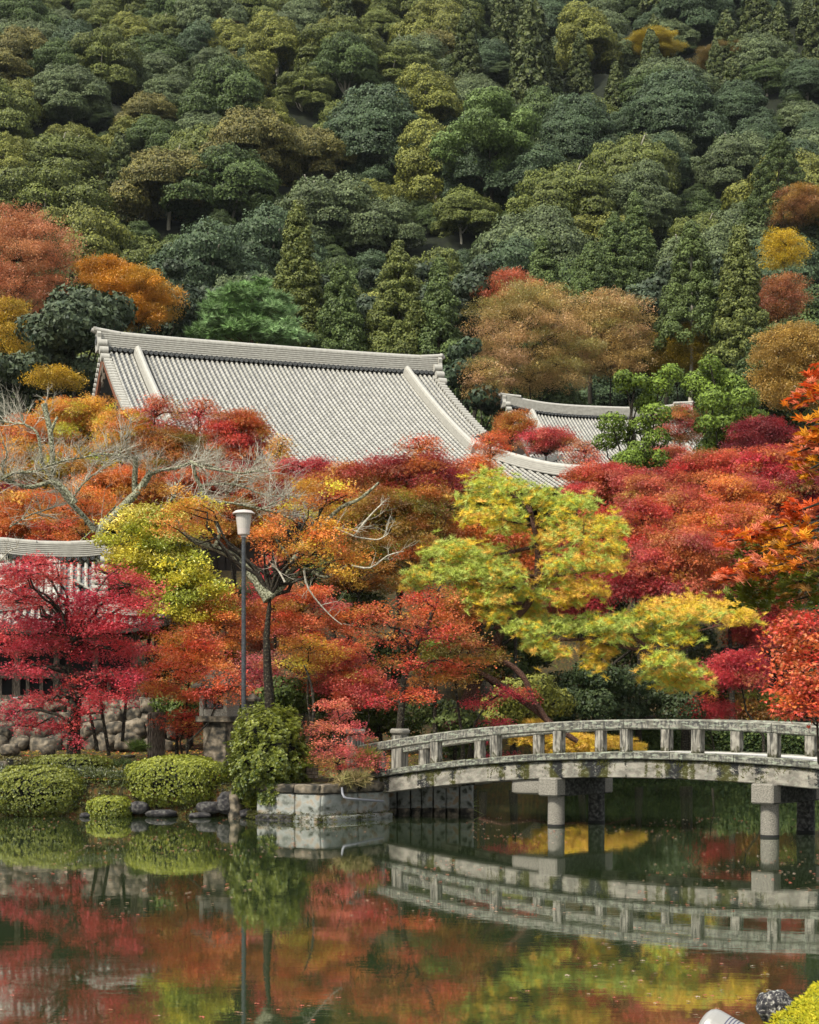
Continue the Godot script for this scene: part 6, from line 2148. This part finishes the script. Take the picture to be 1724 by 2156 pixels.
func lamp_post() -> void:
	var d := 40.0
	var foot := at(513, 1600, d)
	foot.y = ground(foot.x, d)
	var neck := at(514, 1126, d).y - foot.y
	var o := thing("lamp_post", "tall slim grey lamp post with a white shade among the maples", "street lamp", foot)
	var s := Shape.new()
	s.tube(PackedVector3Array([Vector3(0, -0.3, 0), Vector3(0, neck * 0.5, 0), Vector3(0, neck, 0)]), PackedFloat32Array([0.062, 0.056, 0.05]), 14, Color.WHITE)
	part("pole", s.mesh(), mats.lamp_steel, o)
	s = Shape.new()
	s.lathe(Transform3D(Basis(), Vector3(0, 0.95, 0)), PackedVector2Array([Vector2(0.062, 0), Vector2(0.085, 0.02), Vector2(0.085, 0.12), Vector2(0.058, 0.16)]), 14, Color.WHITE)
	part("collar", s.mesh(), mats.lamp_steel, o)
	s = Shape.new()
	s.lathe(Transform3D(Basis(), Vector3(0, neck, 0)), PackedVector2Array([Vector2(0, -0.06), Vector2(0.07, -0.06), Vector2(0.07, -0.01), Vector2(0.13, 0.0), Vector2(0.145, 0.02), Vector2(0.16, 0.16), Vector2(0, 0.16)]), 24, Color.WHITE)
	part("shade_cup", s.mesh(), mats.lamp_rim, o)
	s = Shape.new()
	s.lathe(Transform3D(Basis(), Vector3(0, neck, 0)), PackedVector2Array([Vector2(0, 0.162), Vector2(0.158, 0.162), Vector2(0.205, 0.53), Vector2(0, 0.53)]), 24, Color.WHITE)
	part("lamp_shade", s.mesh(), mats.lamp_white, o)
	s = Shape.new()
	s.lathe(Transform3D(Basis(), Vector3(0, neck, 0)), PackedVector2Array([Vector2(0, 0.525), Vector2(0.275, 0.515), Vector2(0.285, 0.53), Vector2(0.265, 0.55), Vector2(0.2, 0.60), Vector2(0.05, 0.625), Vector2(0, 0.626)]), 28, Color.WHITE)
	part("lamp_cap", s.mesh(), mats.lamp_rim, o)


func grasses() -> void:
	# dry grass over the wall, ferns, nandina, fallen leaves, moss
	var spots := [
		["dry straw-coloured grass tuft hanging over the pond wall", "grass_tuft", at(742, 1648, 36.1), 0.42, 170, lin(0.30, 0.22, 0.10), lin(0.20, 0.19, 0.06), 0.85],
		["long-leaved yellow-green plant against the bridge's newel post", "leafy_plant", at(772, 1600, 36.9), 0.2, 40, lin(0.42, 0.36, 0.06), lin(0.22, 0.24, 0.05), 1.2],
		["dark green lance-leaved plant between the azaleas", "leafy_plant", at(262, 1615, 40.0), 0.32, 90, lin(0.03, 0.05, 0.014), lin(0.08, 0.11, 0.03), 0.8],
		["bright green tuft of leaves above the dark lance-leaved plant", "leafy_plant", at(292, 1575, 41.0), 0.25, 60, lin(0.07, 0.12, 0.02), lin(0.13, 0.19, 0.04), 0.8],
		["yellow and red tinged plant drooping beside the upright rock", "leafy_plant", at(270, 1632, 38.9), 0.28, 50, lin(0.30, 0.16, 0.03), lin(0.38, 0.30, 0.04), 0.7],
		["grey-green slender plant left of the upright rock", "leafy_plant", at(222, 1650, 38.8), 0.3, 60, lin(0.08, 0.11, 0.06), lin(0.13, 0.16, 0.08), 0.9],
		["grass clump hanging at the waterline behind the small azalea", "grass_tuft", at(235, 1682, 38.2), 0.35, 70, lin(0.10, 0.13, 0.025), lin(0.17, 0.18, 0.04), 0.9],
		["yellow-green fern at the foot of the pond wall", "fern", at(535, 1697, 37.0), 0.22, 50, lin(0.20, 0.22, 0.02), lin(0.10, 0.13, 0.02), 0.8],
		["thin grass leaning from the abutment over the water", "grass_tuft", at(976, 1700, 38.3), 0.18, 18, lin(0.20, 0.22, 0.05), lin(0.14, 0.18, 0.05), 1.2]]
	for g in spots:
		var base: Vector3 = g[2]
		var where := []
		var cols := []
		for i in int(g[4]):
			var r: float = g[3]
			var q := Vector3(rng.randfn(0, 0.45) * r, rr(0.0, 0.35) * r, rng.randfn(0, 0.4) * r)
			where.append(Transform3D(Basis.from_euler(Vector3(rr(-0.9, 0.9), rng.randf() * TAU, rr(-0.9, 0.9))).scaled(Vector3.ONE * float(g[7]) * rr(0.6, 1.2)), q))
			cols.append((g[5] as Color).lerp(g[6], rng.randf()))
		var o := thing(g[1], g[0], "plant", base)
		scatter("leaves", sprays.blade, mats.needle, where, cols, o)
	# low plants that hide the bank's edge
	var wet := []
	var tint := []
	for i in 2600:
		var x := rr(-11, -3.0)
		var d := 37.4 + rr(0.15, 1.3)
		var q := smoothstep(-0.15, 0.55, d - 37.45)
		wet.append(Transform3D(Basis.from_euler(Vector3(rr(0.2, 1.2), rr(-1, 1), rr(-0.5, 0.5))).scaled(Vector3.ONE * rr(0.6, 1.3)), Vector3(x, lerpf(-1.0, ground(x, d), q) + rr(0.0, 0.12), -d)))
		tint.append(lin(0.03, 0.045, 0.010).lerp(lin(0.16, 0.18, 0.03), clampf(rng.randfn(0.25, 0.3), 0, 1)))
	scatter("bank_plants", sprays.shrub, mats.leaf, wet, tint)
	tag(get_child(get_child_count() - 1), "low dark plants and ivy clothing the bank above the waterline", "ground cover", "", "stuff")
	# moss and weeds along the foot of the pond wall
	wet = []; tint = []
	var foot_line := [Vector3(-3.6, 0, -37.0), Vector3(-3.45, 0, -36.5), Vector3(-2.55, 0, -35.95), Vector3(-1.95, 0, -35.55), Vector3(-1.15, 0, -36.3), Vector3(-0.45, 0, -37.3)]
	for i in 1500:
		var u := pow(rng.randf(), 1.7) * 4.99
		var k := int(u)
		var p: Vector3 = foot_line[k].lerp(foot_line[k + 1], u - k)
		wet.append(Transform3D(Basis.from_euler(Vector3(rr(-0.6, 0.9), rr(0, 6), rr(-0.6, 0.6))).scaled(Vector3.ONE * rr(0.8, 1.9)), p + Vector3(rr(-0.1, 0.1), absf(rng.randfn(0, 0.07)) + 0.02, rr(-0.02, 0.12))))
		tint.append(lin(0.035, 0.035, 0.015).lerp(lin(0.14, 0.15, 0.025), clampf(rng.randfn(0.3, 0.3), 0, 1)))
	scatter("wall_moss", sprays.moss, mats.needle, wet, tint)
	tag(get_child(get_child_count() - 1), "dark moss and weeds along the foot of the pond wall", "moss", "", "stuff")
	# moss and leaf litter as ground cover
	var where := []
	var cols := []
	for i in 9000:
		var x := rr(-15, 0.5)
		var d := rr(37.6, 46.0)
		if shore_distance(Vector2(x, d)) < 0.25: continue
		where.append(Transform3D(Basis(Vector3.UP, rr(0, 6)).scaled(Vector3.ONE * rr(0.8, 2.0)), Vector3(x, ground(x, d) - 0.01, -d)))
		cols.append(lin(0.16, 0.17, 0.02).lerp(lin(0.30, 0.25, 0.03), rng.randf()))
	scatter("ground_moss", sprays.moss, mats.needle, where, cols)
	tag(get_child(get_child_count() - 1), "yellow-green moss on the bank below the boulder wall", "moss", "", "stuff")
	where = []; cols = []
	var leaf := Shape.new()
	star_leaf(leaf, Transform3D(), 0.05, 5, Color.WHITE)
	for i in 5000:
		var x := rr(-15, 1.0)
		var d := rr(37.7, 50.0)
		if shore_distance(Vector2(x, d)) < 0.2: continue
		where.append(Transform3D(Basis.from_euler(Vector3(rr(-0.5, 0.5), rr(0, 6), rr(-0.5, 0.5))), Vector3(x, ground(x, d) + 0.03, -d)))
		cols.append([lin(0.46, 0.05, 0.03), lin(0.50, 0.18, 0.03), lin(0.35, 0.16, 0.06), lin(0.55, 0.34, 0.05)][rng.randi() % 4])
	scatter("fallen_leaves", leaf.mesh(), mats.leaf, where, cols)
	tag(get_child(get_child_count() - 1), "red and orange leaves fallen on the bank", "fallen leaves", "", "stuff")
	where = []; cols = []
	for i in 2600:
		var d := 11.5 + 26.0 * pow(rng.randf(), 0.8)
		var x := rr(-0.27, 0.27) * d
		if noise_a.get_noise_2d(x * 9.0, d * 4.0) < 0.12: continue
		where.append(Transform3D(Basis.from_euler(Vector3(rr(-0.12, 0.12), rr(0, 6), rr(-0.12, 0.12))).scaled(Vector3.ONE * rr(0.45, 0.85)), Vector3(x, 0.01, -d)))
		cols.append([lin(0.40, 0.16, 0.09), lin(0.34, 0.22, 0.14), lin(0.40, 0.30, 0.22), lin(0.42, 0.10, 0.06)][rng.randi() % 4])
	scatter("floating_leaves", leaf.mesh(), mats.leaf, where, cols)
	tag(get_child(get_child_count() - 1), "small leaves floating on the dark pond", "floating leaves", "", "stuff")


# ---------------------------------------------------------------- things close to the camera
func build_near_side() -> void:
	rng.seed = 99
	# mossy bank on the camera's side
	var s := Shape.new()
	s.smooth = true
	var edge := func(x: float) -> float:
		if x < 1.6: return 7.6
		if x < 2.15: return lerpf(7.6, 10.0, (x - 1.6) / 0.55)
		if x < 3.0: return lerpf(10.0, 11.9, (x - 2.15) / 0.85)
		return minf(11.9 + (x - 3.0) * 1.1, 19.0)
	var xs := PackedFloat32Array()
	var x := -60.0
	while x < 61.0:
		xs.append(x)
		x += 0.12 if x > 1.2 and x < 4.0 else 2.0
	var rows := 46
	for j in rows:
		for i in xs.size():
			var e: float = edge.call(xs[i])
			var u := float(j) / (rows - 1)
			var d := lerpf(e + 0.12, -40.0, pow(u, 3.0))
			var inl := e - d
			var y := -0.5 + 0.98 * smoothstep(-0.14, 0.35, inl) + 0.25 * smoothstep(0.3, 5.0, inl) + noise_a.get_noise_2d(xs[i] * 30.0, d * 30.0) * 0.07
			s.v.append(Vector3(xs[i], y, -d))
			s.c.append(Color.WHITE)
	var w := xs.size()
	for j in rows:
		for i in w:
			var a := s.v[j * w + maxi(i - 1, 0)]
			var b := s.v[j * w + mini(i + 1, w - 1)]
			var c := s.v[maxi(j - 1, 0) * w + i]
			var e := s.v[mini(j + 1, rows - 1) * w + i]
			s.n.append((b - a).cross(c - e).normalized())
	for j in rows - 1:
		for i in w - 1:
			var k := j * w + i
			s.ix.append(k); s.ix.append(k + w + 1); s.ix.append(k + w)
			s.ix.append(k); s.ix.append(k + 1); s.ix.append(k + w + 1)
	part("near_bank_ground", s.mesh(), mats.moss, self, "structure")
	var where := []
	var cols := []
	for i in 9000:
		var q := Vector2(rr(1.9, 4.2), 0)
		var e: float = edge.call(q.x)
		var inl := rr(0.02, 2.6)
		var d := e - inl
		var y := -0.5 + 0.98 * smoothstep(-0.14, 0.35, inl) + 0.25 * smoothstep(0.3, 5.0, inl) + noise_a.get_noise_2d(q.x * 30.0, d * 30.0) * 0.07
		if y < 0.02: continue
		where.append(Transform3D(Basis.from_euler(Vector3(rr(-0.3, 0.3), rr(0, 6), rr(-0.3, 0.3))).scaled(Vector3.ONE * rr(0.7, 1.5)), Vector3(q.x, y - 0.005, -d)))
		cols.append(lin(0.26, 0.27, 0.012).lerp(lin(0.50, 0.42, 0.02), clampf(rng.randfn(0.45, 0.3), 0, 1)))
	scatter("moss", sprays.moss, mats.needle, where, cols)
	tag(get_child(get_child_count() - 1), "bright yellow-green moss on the near bank in the corner", "moss", "", "stuff")
	var rk := part("spotted_rock", rock(8, Vector3(0.24, 0.2, 0.24), 0.8, 0.12, Color.WHITE, 24, 16), mats.spotted_stone)
	rk.position = at(1630, 2118, 10.75)
	tag(rk, "dark lichen-spotted rock at the edge of the near moss", "rock")
	# white lamp housing in the corner
	var lamp := thing("floodlight", "white rounded lamp housing with dark ring grooves at the bottom edge", "floodlight", at(1560, 2210, 9.0))
	var b := Basis(Vector3(0, 0, 1), deg_to_rad(62.0)) * Basis(Vector3.RIGHT, deg_to_rad(-25.0))
	var hs := Shape.new()
	var prof := PackedVector2Array([Vector2(0.10, -0.5), Vector2(0.115, -0.1)])
	hs.lathe(Transform3D(b, Vector3(0, 0.02, 0)), PackedVector2Array([Vector2(0.02, -0.55), Vector2(0.11, -0.5), Vector2(0.12, 0.05)]), 40, Color.WHITE)
	for i in 4:
		var y0 := 0.05 + 0.018 * i
		hs.lathe(Transform3D(b, Vector3(0, 0.02, 0)), PackedVector2Array([Vector2(0.12, y0), Vector2(0.12, y0 + 0.011)]), 40, Color.WHITE)
	hs.lathe(Transform3D(b, Vector3(0, 0.02, 0)), PackedVector2Array([Vector2(0.12, 0.122), Vector2(0.12, 0.19), Vector2(0.115, 0.215), Vector2(0.10, 0.236), Vector2(0.075, 0.25), Vector2(0.0, 0.258)]), 40, Color.WHITE)
	part("housing", hs.mesh(), mats.white_enamel, lamp)
	for i in 4:
		var gs := Shape.new()
		var y0 := 0.061 + 0.018 * i
		gs.lathe(Transform3D(b, Vector3(0, 0.02, 0)), PackedVector2Array([Vector2(0.12, y0), Vector2(0.116, y0 + 0.001), Vector2(0.116, y0 + 0.006), Vector2(0.12, y0 + 0.007)]), 40, Color.WHITE)
		part("ring_groove", gs.mesh(), plain("groove", lin(0.10, 0.10, 0.16), 0.5), lamp)
	near_leaves()


func near_leaves() -> void:
	rng.seed = 1717
	var o := thing("maple_branch", "maple boughs with big orange and green leaves close at the right edge", "maple branch", at(1790, 1180, 5.6))
	var shapes := []
	for i in 4:
		var s := Shape.new()
		for k in 7:
			var a := (k - 3) * 0.60 + rr(-0.04, 0.04)
			var ln := 0.041 * (1.0 - 0.10 * absf(k - 3.0) * absf(k - 3.0) * 0.55) * rr(0.94, 1.06)
			var out := Vector3(sin(a), 0, -cos(a))
			var side := Vector3(cos(a), 0, sin(a))
			var c1 := out * ln * 0.45 + Vector3(0, 0.10 * ln, 0)
			var tip := out * ln + Vector3(0, -rr(0.05, 0.25) * ln, 0)
			s.quad(Vector3.ZERO, out * ln * 0.40 - side * ln * 0.17, tip, c1, Color.WHITE)
			s.quad(Vector3.ZERO, c1, tip, out * ln * 0.40 + side * ln * 0.17, Color.WHITE)
		s.tube(PackedVector3Array([Vector3.ZERO, Vector3(0.002, 0.008, 0.02), Vector3(0.0, 0.02, 0.038)]), PackedFloat32Array([0.0007, 0.0007, 0.0007]), 3, Color(0.7, 0.5, 0.5), false)
		s.smooth = false
		shapes.append(s.mesh())
	var tones := [leafy("leaf_orange", 0.85, 0.45, lin(0.62, 0.20, 0.02).linear_to_srgb()), leafy("leaf_vermilion", 0.85, 0.45, lin(0.58, 0.10, 0.022).linear_to_srgb()), leafy("leaf_salmon", 0.8, 0.4, lin(0.56, 0.17, 0.085).linear_to_srgb()), leafy("leaf_gold", 0.85, 0.45, lin(0.60, 0.28, 0.02).linear_to_srgb()), leafy("leaf_rust", 0.8, 0.45, lin(0.34, 0.17, 0.04).linear_to_srgb()), leafy("leaf_olive", 0.8, 0.45, lin(0.16, 0.18, 0.022).linear_to_srgb())]
	# [px, py, rx, ry, depth, tones]
	var sets := [
		[1700, 830, 32, 26, 5.3, [1, 2, 0]], [1712, 900, 30, 34, 5.2, [0, 2, 3]], [1690, 950, 30, 26, 5.3, [0, 2]], [1715, 985, 26, 34, 5.2, [2, 3, 4]], [1716, 790, 20, 22, 5.4, [1, 1]],
		[1690, 1075, 44, 22, 5.6, [1, 1, 2]], [1640, 1112, 46, 22, 5.7, [0, 2, 3]], [1590, 1128, 46, 20, 5.8, [2, 0, 1]], [1545, 1138, 36, 20, 5.9, [2, 1]], [1700, 1125, 40, 28, 5.5, [2, 0, 3]], [1660, 1150, 40, 22, 5.6, [3, 0, 4]], [1620, 1150, 44, 20, 5.9, [4, 5, 3]], [1570, 1165, 40, 20, 6.0, [5, 4]],
		[1600, 1195, 48, 20, 5.7, [0, 2, 2, 3]], [1550, 1210, 40, 20, 5.8, [0, 1, 2]], [1640, 1190, 36, 22, 5.6, [3, 0, 2]], [1525, 1220, 26, 18, 5.8, [2, 1]], [1700, 1185, 30, 30, 5.5, [4, 2, 5]], [1690, 1225, 40, 28, 5.6, [5, 4, 5]], [1640, 1238, 46, 24, 5.8, [5, 5, 4]], [1590, 1245, 46, 24, 5.9, [5, 5]], [1555, 1255, 30, 24, 5.9, [5, 5]], [1610, 1270, 46, 18, 6.0, [5]], [1680, 1265, 44, 22, 5.8, [5, 4]], [1700, 1160, 26, 26, 5.9, [5, 4]]]
	var singles := 0
	var rest := [[], []]
	for q in sets:
		var k: float = q[4] / FOC
		var c := at(q[0], q[1], q[4])
		var wood := Shape.new()
		line_limb(wood, [[1770, q[1] - 45], [(1770 + q[0]) * 0.5, q[1] - 18], [q[0] - q[2] * 0.4, q[1] + 2]], q[4], 0.008, 0.002, o.position, 0.0, 5)
		part("twig", wood.mesh(), mats.bark, o)
		var m := int(q[2] * q[3] / 42.0) + 5
		for i in m:
			var a := rng.randf() * TAU
			var u := sqrt(rng.randf())
			var p := c + Vector3(cos(a) * u * q[2] * k, sin(a) * u * q[3] * k, rr(-0.12, 0.12))
			var b := Basis.from_euler(Vector3(rr(0.25, 1.25), rr(-0.9, 0.9) + PI, rr(-0.4, 0.4))).scaled(Vector3.ONE * rr(0.75, 1.15))
			b = Basis(Vector3.UP, PI) * Basis.from_euler(Vector3(rr(-0.3, 0.5), 0, 0)) * b
			var tone: int = q[5][rng.randi() % q[5].size()]
			if singles < 300:
				var l := part("leaf", shapes[rng.randi() % 4], tones[tone], o)
				l.transform = Transform3D(b, p - o.position)
				singles += 1
			else:
				rest[0].append(Transform3D(b, p - o.position))
				rest[1].append(tones[tone].albedo_color.srgb_to_linear())
	if rest[0].size(): scatter("leaves", shapes[0], mats.leaf, rest[0], rest[1], o)
	print("near leaves ", singles, " + ", rest[0].size())
